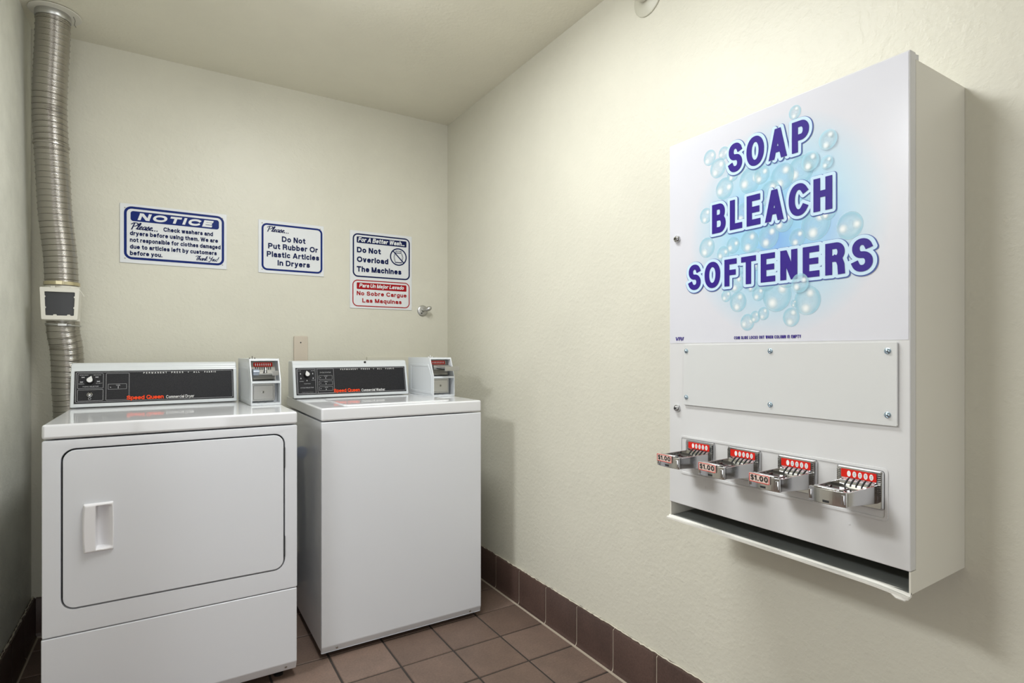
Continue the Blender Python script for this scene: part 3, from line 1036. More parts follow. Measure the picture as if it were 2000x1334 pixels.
# ------------------------------------------------------------------ laundry machines
def console(t, x0, x1, yb, z0, z1, washer):
    """backsplash: slanted face with a black control panel; returns the part"""
    H_ = z1 - z0
    prof = [(yb, z0 + .003), (yb + .030, z0 + H_ * .845), (yb + .036, z0 + H_ * .875), (yb + .037, z0 + H_ * .925), (yb + .040, z1 - .006), (yb + .050, z1), (yb + .118, z1), (yb + .126, z1 - .006), (yb + .126, z0 + .003)]
    g = Geo()
    g.prism(prof, lambda a, b, d: (d, a, b), x0, x1, .004, 3)
    c = finish('control_console', g, M['console'], t)
    rise = Vector((0, .030, H_ * .845 - .003))
    Ls = rise.length
    W = x1 - x0
    pl = Plane(Vector((x0, yb, z0 + .003)), (1, 0, 0), rise)
    a0, a1 = W * .022, W * .978
    b0, b1 = Ls * .10, Ls * .965
    pw, ph = a1 - a0, b1 - b0
    pp = Plane(pl(a0, b0, 0), pl.r, pl.u)
    X = lambda f: f * pw
    Y = lambda f: (1 - f) * ph
    g = Geo()
    g.prism([(0, 0), (pw, 0), (pw, ph), (0, ph)], pp, .0002, .0016, .0004, 1)
    finish('control_panel', g, M['panel'], c)
    d1, d2 = .0020, .0024
    g = Geo()
    p_frame(g, pp, X(.008), X(.992), Y(.965), Y(.035), .004, .0009, d1)
    box_frames = []
    if washer:
        p_frame(g, pp, X(.014), X(.165), Y(.955), Y(.045), .003, .0008, d1)
        p_frame(g, pp, X(.180), X(.325), Y(.955), Y(.045), .003, .0008, d1)
        for b_ in ((.30, .455), (.505, .66), (.715, .87)):
            p_frame(g, pp, X(.194), X(.311), Y(b_[1]), Y(b_[0]), .0015, .0007, d1)
            p_ring(g, pp, circ(X(.208), Y((b_[0] + b_[1]) / 2), .0017, 10), circ(X(.208), Y((b_[0] + b_[1]) / 2), .0006, 10), d1)
    else:
        p_frame(g, pp, X(.018), X(.165), Y(.54), Y(.075), .003, .0008, d1)
        p_frame(g, pp, X(.018), X(.165), Y(.925), Y(.575), .003, .0008, d1)
        p_frame(g, pp, X(.180), X(.318), Y(.925), Y(.075), .003, .0008, d1)
        p_frame(g, pp, X(.192), X(.302), Y(.585), Y(.415), .0015, .0007, d1)
    finish('panel_outline', g, M['print_grey'], c, wn=False)
    g = Geo()
    k = .0026
    if washer:
        text(g, pp, 'CYCLE SELECTOR', X(.036), X(.145), Y(.755), .0042, d1, wt=.15)
        text(g, pp, 'CYCLE STATUS', X(.205), X(.300), Y(.205), .0042, d1, wt=.15)
        for s_, f in (('WASH', .345), ('RINSE', .55), ('SPIN', .76)):
            text(g, pp, s_, X(.242), X(.268), Y(f), k, d1, wt=.15)
        for fx, fy in ((.040, .225), (.042, .395), (.092, .475), (.143, .225), (.145, .395)):
            p_fill(g, pp, circ(X(fx), Y(fy), .0021, 10, .0030), d1)
            p_fill(g, pp, [(X(fx) - .0008, Y(fy) + .002), (X(fx) + .0008, Y(fy) + .002), (X(fx), Y(fy) + .0055)], d1)
        for s_, a, b, f in (('HOT', .022, .046, .125), ('WARM', .128, .158, .125), ('WARM', .030, .062, .515), ('COLD', .132, .160, .475), ('PERM PRESS', .066, .122, .605)):
            text(g, pp, s_, X(a), X(b), Y(f), k, d1, wt=.14)
        text(g, pp, 'PERMANENT PRESS', X(.045), X(.14), Y(.915), .0018, d1, wt=.12)
        for f in (.395, .61, .82):
            p_fill(g, pp, circ(X(.253), Y(f), .0017, 10, .0028), d1)
    else:
        text(g, pp, 'FABRIC SELECTOR', X(.048), X(.137), Y(.498), .0042, d1, wt=.15)
        text(g, pp, 'PERM PRESS', X(.028), X(.078), Y(.135), k, d1, wt=.14)
        text(g, pp, 'DELICATE', X(.108), X(.150), Y(.135), k, d1, wt=.14)
        text(g, pp, 'NORMAL', X(.024), X(.056), Y(.405), k, d1, wt=.14)
        text(g, pp, 'NO HEAT', X(.122), X(.158), Y(.395), k, d1, wt=.14)
        text(g, pp, 'TIME', X(.238), X(.264), Y(.475), .0034, d1, wt=.15)
        p_fill(g, pp, rrect(X(.250), X(.254), Y(.56), Y(.49), .0005), d1)
        p_ring(g, pp, circ(X(.207), Y(.52), .0017, 10), circ(X(.207), Y(.52), .0006, 10), d1)
        for cx, cy in ((.048, .19), (.127, .19), (.040, .335), (.136, .325)):
            for ang in (25, 155):
                ca, sa = math.cos(math.radians(ang)), math.sin(math.radians(ang))
                stroke_strip(g, pp, [(X(cx) - .005 * ca, Y(cy) - .004 * sa), (X(cx) + .005 * ca, Y(cy) + .004 * sa)], .0007, d1, 0)
            p_fill(g, pp, rrect(X(cx) - .002, X(cx) + .002, Y(cy) - .0015, Y(cy) + .0015, .0006), d1)
        p_ring(g, pp, circ(X(.088), Y(.855), .0042, 16), circ(X(.088), Y(.855), .0032, 16), d1)
    finish('panel_markings', g, M['print_grey'], c, wn=False)
    g = Geo()
    xa, xb = (.387, .893) if washer else (.403, .877)
    tot = xb - xa
    for s_, a, b in (('PERMANENT', 0, .31), ('PRESS', .372, .535), ('+', .598, .615), ('ALL', .678, .765), ('FABRIC', .835, 1.0)):
        text(g, pp, s_, X(xa + a * tot), X(xa + b * tot), Y(.105), .0058, d1, wt=.18, gap=.75 if s_ != '+' else .1)
    finish('top_lettering', g, M['print_white'], c, wn=False)
    bx = (.318, .552) if washer else (.303, .530)
    cx = (.568, .790) if washer else (.546, .728)
    bb = .945 if washer else .93
    g = Geo()
    mid = bx[0] + (bx[1] - bx[0]) * .475
    text(g, pp, 'Speed', X(bx[0]), X(mid), Y(bb), .0150, d2, wt=.205, xs=1.2, gap=.05)
    text(g, pp, 'Queen', X(mid + .012), X(bx[1]), Y(bb), .0150, d2, wt=.205, xs=1.2, gap=.05)
    finish('brand_lettering', g, M['brand_red'], c, 'orange red brand lettering', wn=False)
    g = Geo()
    text(g, pp, 'Commercial Washer' if washer else 'Commercial Dryer', X(cx[0]), X(cx[1]), Y(bb), .0114, d2, wt=.135, gap=.12)
    finish('type_lettering', g, M['print_white'], c, wn=False)
    # selector knob: black skirt, chrome pointer
    kx, ky = (.092, .265) if washer else (.088, .300)
    g = Geo()
    o_ = pp(X(kx), Y(ky), .0016)
    g.lathe(o_, pp.n, [(0, .0125), (.010, .0118), (.014, .0105), (.0145, 0)], 28)
    finish('selector_knob', g, M['black'], c, 'black knob with a silver pointer cap')
    ang = math.radians(105 if washer else 70)
    g = Geo()
    pts = [(X(kx) + .0088 * math.cos(ang + math.radians(a)), Y(ky) + .0088 * math.sin(ang + math.radians(a))) for a in range(50, 311, 20)] + [(X(kx) + .0155 * math.cos(ang), Y(ky) + .0155 * math.sin(ang))]
    g.prism(pts, pp, .0155, .0215, .0012, 2)
    finish('knob_pointer', g, M['pointer'], c, 'silver teardrop pointer cap')
    if not washer:
        g = Geo()
        g.lathe(pp(X(.088), Y(.735), .0016), pp.n, [(0, .0085), (.003, .0085), (.0045, .0066), (.008, .0060), (.0095, .0045), (.0098, 0)], 20)
        finish('start_button', g, M['chrome'], c)
    else:
        g = Geo()
        g.lathe((x0 + W * .615, yb + .040, z1 - .0085), (0, -1, .3), [(-.004, .0052), (.004, .0050), (.005, .004), (.005, 0)], 16)
        finish('plug', g, M['black'], c, 'round black plug in the top edge')
    return c


def coin_meter(t, x, y, z, out, rot=0.0):
    """coin box: housing with a sloping upper front, coin slide above and vault door below"""
    w_, dp, h_ = .106, .30, .174
    Mx = Matrix.Translation((x, y, z)) @ Matrix.Rotation(rot, 4, 'Z')
    f = lambda a, b, d: Mx @ Vector((a, b, d))         # a: right, b: back, d: up
    zm, bk = .090, .040
    side = [(0, 0), (0, zm), (bk, h_), (dp, h_), (dp, 0)]
    th = .005
    g = Geo()
    for a0, a1 in ((0, th), (w_ - th, w_)):
        g.prism(side, lambda p, q, d: f(d, p, q), a0, a1, .0015, 2)
    g.prism([(.001, 0), (dp - .002, 0), (dp - .002, .008), (.001, .008)], lambda p, q, d: f(d, p, q), th - .001, w_ - th + .001)
    g.prism([(bk - .002, h_ - .008), (bk + .0005, h_ - .0005), (dp - .002, h_ - .0005), (dp - .002, h_ - .008)], lambda p, q, d: f(d, p, q), th - .001, w_ - th + .001)
    g.prism([(.0005, zm - .008), (.0005, zm), (.08, zm), (.08, zm - .008)], lambda p, q, d: f(d, p, q), th - .001, w_ - th + .001)
    g.prism([(.052, .006), (.078, h_ - .006), (dp - .003, h_ - .006), (dp - .003, .006)], lambda p, q, d: f(d, p, q), th - .001, w_ - th + .001)
    # raised border round the pressed side panel
    lo = [(.014, .012), (.014, zm - .004), (.052, h_ - .030), (dp - .03, h_ - .030), (dp - .03, .012)]
    li = [(.024, .022), (.024, zm - .006), (.058, h_ - .040), (dp - .04, h_ - .040), (dp - .04, .022)]
    g.ring(lo, li, lambda p, q, d: f(d, p, q), -.0014, .001, .0005)
    c = finish('coin_meter', g, M['coin_white'], t)
    g = Geo()
    # slide plate standing at the back of the upper recess
    sp = Plane(f(th, .052, zm), Mx.to_3x3() @ Vector((1, 0, 0)), Mx.to_3x3() @ Vector((0, .022, .080)))
    sw = w_ - 2 * th
    g.prism([(.004, .002), (sw - .004, .002), (sw - .004, .076), (.004, .076)], sp, -.004, .002, .0008, 1)
    g.prism([(.010, .003), (sw - .010, .003), (sw - .010, .010), (.010, .010)], sp, .002, .012, .001, 1)
    finish('slide_plate', g, M['dull_steel'], c)
    g = Geo()
    p_fill(g, sp, rrect(.014, sw - .014, .054, .071, .003), .0026)
    finish('coin_label', g, M['label_red'], c, 'red strip with white coin marks')
    g = Geo()
    for k in range(8):
        a = .0215 + k * (sw - .043) / 7
        p_fill(g, sp, circ(a, .0625, .0019, 12, .0055), .003)
    finish('coin_mark', g, M['print_white'], c, wn=False)
    g = Geo()
    for k in range(8):
        a = .0215 + k * (sw - .043) / 7
        g.prism([(a - .0014, .042), (a + .0014, .042), (a + .0014, .053), (a - .0014, .053)], sp, .001, .0034)
    finish('coin_slot', g, M['gap'], c)
    g = Geo()
    if out:
        # slide pulled out towards the room
        b0, b1 = .045, -.062
        for a0, a1, q0, q1 in ((.030, .092, .034, .039), (.030, .034, .034, .046), (.088, .092, .034, .046)):
            g.prism([(b0, zm + q0), (b0, zm + q1), (b1, zm + q1 - .004), (b1, zm + q0 - .004)], lambda p, q, d: f(d, p, q), a0, a1, .0008, 1)
        g.prism([(b1 - .006, zm + .026), (b1 - .006, zm + .046), (b1, zm + .046), (b1, zm + .026)], lambda p, q, d: f(d, p, q), .026, .096, .002, 2)
        g.prism([(.052, zm + .030), (.052, zm + .052), (.030, zm + .048), (.030, zm + .030)], lambda p, q, d: f(d, p, q), .016, .096, .001, 1)
        finish('coin_slide', g, M['steel'], c)
    else:
        g.prism([(.056, zm + .022), (.056, zm + .046), (.030, zm + .044), (.022, zm + .036), (.024, zm + .022)], lambda p, q, d: f(d, p, q), .012, .034, .001, 1)
        finish('slide_guide', g, M['bluegrey'], c)
        g = Geo()
        g.prism([(.056, zm + .026), (.056, zm + .031), (.014, zm + .029), (.014, zm + .024)], lambda p, q, d: f(d, p, q), .030, .094, .0008, 1)
        g.prism([(.010, zm + .020), (.010, zm + .038), (.015, zm + .038), (.015, zm + .020)], lambda p, q, d: f(d, p, q), .076, .099, .0015, 2)
        g.tube([f(.058, .050, zm + .031), f(.058, .042, zm + .042), f(.058, .046, zm + .052)], [.007, .005, .001], 10)
        finish('coin_slide', g, M['steel'], c)
    # vault door with raised rim and lock
    g = Geo()
    vd = Plane(f(th, .030, .008), Mx.to_3x3() @ Vector((1, 0, 0)), (0, 0, 1))
    g.prism([(.003, .006), (sw - .012, .006), (sw - .012, .072), (.003, .072)], vd, -.016, .003, .002, 2)
    g.prism([(.008, .012), (sw - .018, .012), (sw - .018, .066), (.008, .066)], vd, .002, .006, .0025, 3)
    finish('vault_door', g, M['steel'], c)
    g = Geo()
    g.lathe(vd(.041, .040, .005), vd.n, [(0, .0060), (.0025, .0058), (.003, .004), (.003, 0)], 20)
    finish('lock', g, M['dull_steel'], c)
    g = Geo()
    p_fill(g, vd, rrect(.0395, .0425, .0365, .0435, .0012, 3), .0084)
    finish('keyhole', g, M['gap'], c, wn=False)
    for a in (.028, .052, .086):
        g = Geo()
        p_fill(g, Plane(f(0, 0, .0083), Mx.to_3x3() @ Vector((1, 0, 0)), Mx.to_3x3() @ Vector((0, 1, 0))), circ(a, .012, .0055, 14, .005), 0)
        finish('drain_hole', g, M['gap'], c, wn=False)
    g = Geo()
    for a, b in ((.010, .050), (.001, .050), (.019, .050)):
        g.tube([f(a + .006, b + .02, h_ - .001), f(a + .006, b + .02, h_ + (.010 if a == .010 else .004))], .0018 if a == .010 else .0026, 8)
    finish('lock_pin', g, M['chrome'], c)
    return c


def leveling_legs(t, pts, m):
    for x, y in pts:
        g = Geo()
        g.lathe((x, y, .0005), (0, 0, 1), [(0, .016), (.006, .016), (.009, .008), (.034, .008)], 16)
        finish('leveling_leg', g, m, t)


# ---- dryer
X0, X1, Y0, Y1 = -.290, .376, 1.985, 2.655
t = thing('clothes_dryer', 'white front loading commercial dryer standing left of the washing machine', 'dryer', ((X0 + X1) / 2, (Y0 + Y1) / 2, 0))
g = Geo()
g.box(X0 + .001, X1 - .001, Y0 + .020, Y1, .030, .853, .004, 2)
finish('cabinet', g, M['enamel'], t)
fp = Plane((0, Y0, 0), (1, 0, 0), (0, 0, 1))
DX0, DX1, DZ0, DZ1, DR = -.2485, .337, .376, .827, .034
g = Geo()
g.ring(rrect(X0, X1, .3085, .8525, .005, 8), rrect(DX0, DX1, DZ0, DZ1, DR, 8), fp, -.021, 0, .003)
finish('front_panel', g, M['enamel_front'], t)
g = Geo()
g.prism(rrect(DX0 - .003, DX1 + .003, DZ0 - .003, DZ1 + .003, DR, 8), fp, -.0207, -.0195)  # dark sheet behind the groove, its colour stands in for shade
finish('door_gap_shade', g, M['gap'], t, 'dark sheet painting shade into the gap around the door')
gp = .0042
HX0, HX1, HZ0, HZ1 = -.2015, -.1275, .529, .668
g = Geo()
g.ring(rrect(DX0 + gp, DX1 - gp, DZ0 + gp, DZ1 - gp, DR - gp, 8), rrect(HX0 + .012, HX1 - .003, HZ0 + .005, HZ1 - .005, .004, 8), fp, -.018, .002, .0025)
door = finish('door', g, M['enamel_front'], t)
for zz in (.747, .452):
    g = Geo()
    g.box(DX1 - .0045, DX1 + .0005, Y0 - .0022, Y0 + .004, zz - .034, zz + .034, .0012, 2)
    finish('hinge', g, M['gap'], door)
# recessed pull handle (height field)
HX0, HX1, HZ0, HZ1 = -.2015, -.1275, .529, .668
g = Geo()
NX, NZ = 60, 60


def sm(e0, e1, x):
    q = max(0, min(1, (x - e0) / (e1 - e0)))
    return q * q * (3 - 2 * q)


def handle_h(s_, v):
    rim = .0135 * (1 - s_) + .0060 * s_
    edge = min(s_ / .10, (1 - s_) / .06, v / .04, (1 - v) / .04, 1)
    edge = math.sqrt(max(0, 1 - (1 - edge) ** 2))
    h = rim * edge
    cav = sm(.415, .445, s_) * sm(.985, .945, s_) * sm(.055, .10, v) * sm(.955, .90, v)
    floor = -.0165 + .0215 * sm(.52, 1.0, s_)
    floor = min(floor, h)
    return h * (1 - cav) + floor * cav


vs, fs = [], []
for j in range(NZ + 1):
    v = j / NZ
    bow = 4 * v * (1 - v)
    for i in range(NX + 1):
        s_ = i / NX
        x = HX0 + .0035 * (1 - bow) * (1 - s_) + s_ * (HX1 - HX0) - .0015 * (1 - bow) * s_
        z = HZ0 + v * (HZ1 - HZ0)
        vs.append((x, Y0 - .0022 - handle_h(s_, v), z))
for j in range(NZ):
    for i in range(NX):
        a = j * (NX + 1) + i
        fs.append((a, a + 1, a + NX + 2, a + NX + 1))
g.faces(vs, fs)
finish('handle', g, M['plastic'], door, 'white plastic recessed pull', wn=False, angle=60)
g = Geo()
lp = [(0, .306), (-.0025, .3035), (-.0025, .055), (.012, .030), (.025, .030), (.025, .306)]
g.prism([(p, q) for p, q in [(.0, .306), (.0, .060), (.014, .030), (.024, .030), (.024, .306)]], lambda p, q, d: (d, Y0 + p, q), X0 - .0015, X1 - .001, .003, 3)
finish('lower_panel', g, M['enamel_front'], t)
for xx in (X0 + .03, X1 - .035):
    g = Geo()
    g.lathe((xx, Y0 + .0065, .0455), (0, -1, -.45), [(-.002, .0042), (.0015, .0040), (.002, 0)], 12)
    finish('screw', g, M['dull_steel'], t)
g = Geo()
g.box(X0 - .0005, X1 + .0005, Y0 - .001, Y1, .8565, .897, .007, 4)
finish('top_panel', g, M['enamel_top'], t)
console(t, -.288, .243, 2.490, .8975, 1.057, False)
coin_meter(t, .268, 2.275, .8975, False, math.radians(2.5))
leveling_legs(t, [(X0 + .05, Y0 + .06), (X1 - .05, Y0 + .06), (X0 + .05, Y1 - .06), (X1 - .05, Y1 - .06)], M['black'])

# ---- washer
X0, X1, Y0, Y1 = .469, 1.112, 2.046, 2.72
t = thing('washing_machine', 'white top loading commercial washing machine standing in the right corner', 'washing machine', ((X0 + X1) / 2, (Y0 + Y1) / 2, 0))
g = Geo()
g.box(X0 + .001, X1 - .001, Y0 + .012, Y1, .024, .846, .005, 2)
finish('cabinet', g, M['enamel'], t)
g = Geo()
g.prism([(.0, .847), (.0, .046), (.010, .022), (.0115, .022), (.0115, .847)], lambda p, q, d: (d, Y0 + p, q), X0, X1, .0035, 3)
finish('front_panel', g, M['enamel_front'], t)
for xx in (X0 + .055, X1 - .05):
    g = Geo()
    g.lathe((xx, Y0 + .0035, .034), (0, -1, -.4), [(-.002, .0044), (.0015, .0042), (.002, 0)], 12)
    finish('screw', g, M['dull_steel'], t)
g = Geo()
g.box(X0 - .0005, X1 + .0005, Y0 - .001, Y1, .8505, .897, .007, 4)
finish('top_panel', g, M['enamel_top'], t)
g = Geo()
tp = Plane((0, 0, .897), (1, 0, 0), (0, 1, 0))
g.prism(rrect(.566, 1.000, 2.100, 2.425, .022, 6), tp, -.004, .0035, .003, 3)
finish('lid', g, M['enamel_top'], t)
console(t, .458, .968, 2.490, .8975, 1.058, True)
coin_meter(t, 1.006, 2.295, .8975, True, 0)
leveling_legs(t, [(X0 + .05, Y0 + .06), (X1 - .05, Y0 + .06), (X0 + .05, Y1 - .06), (X1 - .05, Y1 - .06)], M['black'])

# ---- hose and valve in the gap between the machines
t = thing('water_hose', 'dark hose and valve on the wall in the gap between the two machines', 'hose', (.405, YB - .03, .02))
g = Geo()
g.tube([tuple(v) for v in catmull3([(.405, YB - .055, .60), (.405, YB - .085, .56), (.40, YB - .09, .42), (.395, YB - .075, .2), (.41, YB - .06, .03)], 8)], .012, 12)
finish('hose', g, M['rubber'], t)
g = Geo()
g.tube([(.405, YB - .0005, .63), (.405, YB - .06, .63)], .013, 12)
g.tube([(.405, YB - .055, .65), (.405, YB - .055, .585)], .017, 12)
finish('valve', g, M['dull_steel'], t)
g = Geo()
g.lathe((.405, YB - .06, .63), (0, -1, 0), [(0, .008), (.012, .008), (.014, .030), (.026, .030), (.030, .022), (.030, 0)], 10)
finish('valve_handle', g, M['valve_blue'], t)

# ------------------------------------------------------------------ soap dispenser on the right wall
XD = 1.094
DY0, DY1, DB, DT, CT = .464, 1.008, .678, 1.622, 1.610
t = thing('soap_dispenser', 'white wall mounted vending cabinet for soap, bleach and softeners on the right wall', 'vending machine', (XR, (DY0 + DY1) / 2, DB))
th = .003
g = Geo()
g.box(XD + .0215, XR - .0005, DY0 + .0015, DY1 - .0015, .745, CT - .0005)                        # upper body
for ya in (DY0, DY1 - th):                                                   # side sheets of the chute
    g.prism([(XD + .0215, CT), (XD + .0215, .7175), (XD + .003, .7175), (XD + .003, DB), (XR - .0005, DB + .004), (XR - .0005, CT)], lambda p, q, d: (p, d, q), ya, ya + th)
g.box(XR - .004, XR - .0005, DY0 + th, DY1 - th, DB + .004, .746)
cab = finish('cabinet', g, M['disp_side'], t)
g = Geo()
g.prism([(XD + .003, DB + .002), (XD + .003, DB + .0045), (XR - .004, DB + .012), (XR - .004, DB + .008)], lambda p, q, d: (p, d, q), DY0 + th, DY1 - th)
finish('chute_floor', g, M['mat_dark'], t, 'dark grey tray floor')
g = Geo()
NL = 30
lipP = []
for k in range(NL + 1):
    f_ = k / NL
    y = DY1 + .003 - f_ * (DY1 - DY0 + .003)
    sag = -.0045 * max(0, (f_ - .86) / .14) ** 2 + .0012 * math.sin(f_ * 3)
    lipP.append((y, sag))
prof = [(-.007, -.003), (-.0075, .0012), (-.004, .0026), (.0, .0016), (.002, .0052), (.006, .0055), (.006, .0), (.006, -.003)]
vs = [(XD + p, y, DB + q + sag * (1 if p < .003 else .3)) for y, sag in lipP for p, q in prof]
n_ = len(prof)
fs = [(k * n_ + i, k * n_ + (i + 1) % n_, (k + 1) * n_ + (i + 1) % n_, (k + 1) * n_ + i) for k in range(NL) for i in range(n_)] + [list(range(n_)), [NL * n_ + i for i in range(n_)][::-1]]
tb = bmesh.new()
vv = [tb.verts.new(p) for p in vs]
for f_ in fs:
    tb.faces.new([vv[i] for i in f_])
g.merge(tb)
g.tube([(XD - .005, DY0 + .028, DB - .004), (XD - .007, DY0 + .018, DB - .008), (XD - .004, DY0 + .007, DB - .009), (XD - .001, DY0 + .002, DB - .006)], [.0015, .003, .0034, .002], 7)
finish('chute_lip', g, M['edge_wear'], t, 'worn bent front lip of the tray')

dp = Plane((XD, DY1, 0), (0, -1, 0), (0, 0, 1))      # a: towards the camera along the wall, b: height
DW = DY1 - DY0
A = lambda y: DY1 - y
g = Geo()
g.box(XD, XD + .021, DY0 - .0005, DY1, .718, DT, .0022, 3)
for yy, zz in ((.897, .776), (.860, .773), (.565, .775)):
    g.lathe((XD, yy, zz), (-1, 0, 0), [(-.001, .0022), (.0006, .0018), (.001, 0)], 10)
g.prism([(0, DT - .012), (.012, DT - .012), (.012, DT - .001), (0, DT - .003)], lambda p, q, d: (XD + .021 + p, d, q), DY0 + .0005, DY0 + .02)
dr = finish('door', g, M['disp'], t)

# printed decal with its pale blue cloud (uv centred on the cloud)
m = mat('decal_print', (0.64, 0.645, 0.70), 0.22)
uvn = nd(m, 'ShaderNodeUVMap')
uvn.uv_map = 'UVMap'
le = nd(m, 'ShaderNodeVectorMath', operation='LENGTH')
ln(m, uvn.outputs[0], le.inputs[0])
nz = nd(m, 'ShaderNodeTexNoise')
nz.inputs['Scale'].default_value = 2.6
nz.inputs['Detail'].default_value = 2
ln(m, uvn.outputs[0], nz.inputs['Vector'])
rc = ramp(m, le.outputs['Value'], [(0.0, (0.24, 0.50, 0.74)), (0.45, (0.34, 0.61, 0.78)), (0.76, (0.50, 0.63, 0.73)), (1.0, (0.64, 0.645, 0.70))])
rp = ramp(m, nz.outputs[0], [(0.48, (1, 1, 1)), (0.68, (0.80, 0.78, 1.0))])
inside = nd(m, 'ShaderNodeMapRange')
inside.inputs[1].default_value = 0.35
inside.inputs[2].default_value = 0.75
inside.inputs[3].default_value = 1.0
inside.inputs[4].default_value = 0.0
ln(m, le.outputs['Value'], inside.inputs[0])
mx = nd(m, 'ShaderNodeMix', data_type='RGBA', blend_type='MULTIPLY')
ln(m, inside.outputs[0], mx.inputs[0])
ln(m, rc.outputs[0], mx.inputs[6])
ln(m, rp.outputs[0], mx.inputs[7])
ln(m, mx.outputs[2], bsdf(m).inputs['Base Color'])
a0, a1, b0, b1 = .002, DW - .002, 1.120, DT - .003
me = bpy.data.meshes.new('decal')
org = ORG[t.name]
cs = [(a0, b0), (a1, b0), (a1, b1), (a0, b1)]
me.from_pydata([tuple(dp(a, b, .0005) - org) for a, b in cs], [], [(0, 1, 2, 3)])
uv = me.uv_layers.new(name='UVMap')
gc = (A(.715), 1.362)
for i, (a, b) in enumerate(cs):
    uv.data[i].uv = ((a - gc[0]) / .225, (b - gc[1]) / .235)
me.materials.append(m)
o = bpy.data.objects.new('decal', me)
COL.objects.link(o)
o.parent = dr

# printed soap bubbles
mb = mat('bubble_print', (0.6, 0.85, 0.92), 0.25)
uvn = nd(mb, 'ShaderNodeUVMap')
uvn.uv_map = 'UVMap'
le = nd(mb, 'ShaderNodeVectorMath', operation='LENGTH')
ln(mb, uvn.outputs[0], le.inputs[0])
base = ramp(mb, le.outputs['Value'], [(0.0, (0.60, 0.80, 0.87)), (0.55, (0.55, 0.78, 0.86)), (0.88, (0.36, 0.66, 0.78)), (1.0, (0.50, 0.73, 0.82))])
al = ramp(mb, le.outputs['Value'], [(0.0, (.26,) * 3), (0.6, (.36,) * 3), (0.93, (.58,) * 3), (1.0, (.15,) * 3)])


def spot(cx, cy, r):
    d_ = nd(mb, 'ShaderNodeVectorMath', operation='DISTANCE')
    d_.inputs[1].default_value = (cx, cy, 0)
    ln(mb, uvn.outputs[0], d_.inputs[0])
    mr = nd(mb, 'ShaderNodeMapRange')
    mr.interpolation_type = 'SMOOTHSTEP'
    mr.inputs[1].default_value = r * .05
    mr.inputs[2].default_value = r
    mr.inputs[3].default_value = 1
    mr.inputs[4].default_value = 0
    ln(mb, d_.outputs['Value'], mr.inputs[0])
    return mr


s1, s2 = spot(-.36, -.40, .62), spot(.42, .30, .50)
mxs = nd(mb, 'ShaderNodeMath', operation='MAXIMUM')
ln(mb, s1.outputs[0], mxs.inputs[0])
ln(mb, s2.outputs[0], mxs.inputs[1])
mc = nd(mb, 'ShaderNodeMix', data_type='RGBA')
ln(mb, mxs.outputs[0], mc.inputs[0])
ln(mb, base.outputs[0], mc.inputs[6])
mc.inputs[7].default_value = (0.84, 0.87, 0.87, 1)
ln(mb, mc.outputs[2], bsdf(mb).inputs['Base Color'])
ma = nd(mb, 'ShaderNodeMath', operation='MAXIMUM')
mm = nd(mb, 'ShaderNodeMath', operation='MULTIPLY')
mm.inputs[1].default_value = .95
ln(mb, mxs.outputs[0], mm.inputs[0])
ln(mb, al.outputs[0], ma.inputs[0])
ln(mb, mm.outputs[0], ma.inputs[1])
ln(mb, ma.outputs[0], bsdf(mb).inputs['Alpha'])

BUB = [(0.883, 1.557, 0.017), (0.844, 1.556, 0.014), (0.86, 1.526, 0.021), (0.842, 1.474, 0.023), (0.894, 1.422, 0.017), (0.891, 1.346, 0.022), (0.819, 1.34, 0.017), (0.777, 1.341, 0.022), (0.731, 1.344, 0.023), (0.776, 1.476, 0.026), (0.747, 1.48, 0.018), (0.66, 1.467, 0.027), (0.639, 1.478, 0.018), (0.604, 1.51, 0.018), (0.606, 1.467, 0.012), (0.629, 1.351, 0.029), (0.564, 1.336, 0.024), (0.667, 1.331, 0.017), (0.66, 1.238, 0.018), (0.806, 1.211, 0.021), (0.837, 1.227, 0.013), (0.712, 1.218, 0.032), (0.755, 1.225, 0.015), (0.646, 1.202, 0.027), (0.68, 1.17, 0.018), (0.782, 1.164, 0.017), (0.763, 1.175, 0.012), (0.743, 1.181, 0.013), (0.674, 1.198, 0.007), (0.81, 1.253, 0.019), (0.7, 1.464, 0.026), (0.727, 1.435, 0.025), (0.697, 1.371, 0.021), (0.793, 1.406, 0.022), (.672, 1.588, .013), (.846, 1.325, .016), (.762, 1.300, .022), (.700, 1.296, .018), (.735, 1.252, .021), (.772, 1.246, .014), (.690, 1.255, .022), (.800, 1.290, .016), (.655, 1.290, .015), (.640, 1.400, .020), (.605, 1.372, .016), (.760, 1.395, .018), (.820, 1.500, .014), (.715, 1.515, .018), (.770, 1.520, .016), (.585, 1.300, .014)]
vs, fs, uvs = [], [], []
for i, (y, z, r) in enumerate(BUB):
    rot = random.uniform(-.6, .6)
    n_ = 28
    b0_ = len(vs)
    front = (i in (13, 14, 18, 12))
    d_ = (.0030 if front else .0007) + .00001 * i
    for k in range(n_):
        an = 2 * PI * k / n_
        vs.append(tuple(dp(A(y) + r * 1.04 * math.cos(an), z + r * 1.12 * math.sin(an), d_) - org))
        uvs.append((math.cos(an + rot), math.sin(an + rot)))
    fs.append(list(range(b0_, b0_ + n_)))
me = bpy.data.meshes.new('bubble_print')
me.from_pydata(vs, [], fs)
uv = me.uv_layers.new(name='UVMap')
for i, lp in enumerate(me.loops):
    uv.data[i].uv = uvs[lp.vertex_index]
me.materials.append(mb)
o = bpy.data.objects.new('bubble_print', me)
COL.objects.link(o)
o.parent = dr
o['label'] = 'printed pale blue soap bubbles'

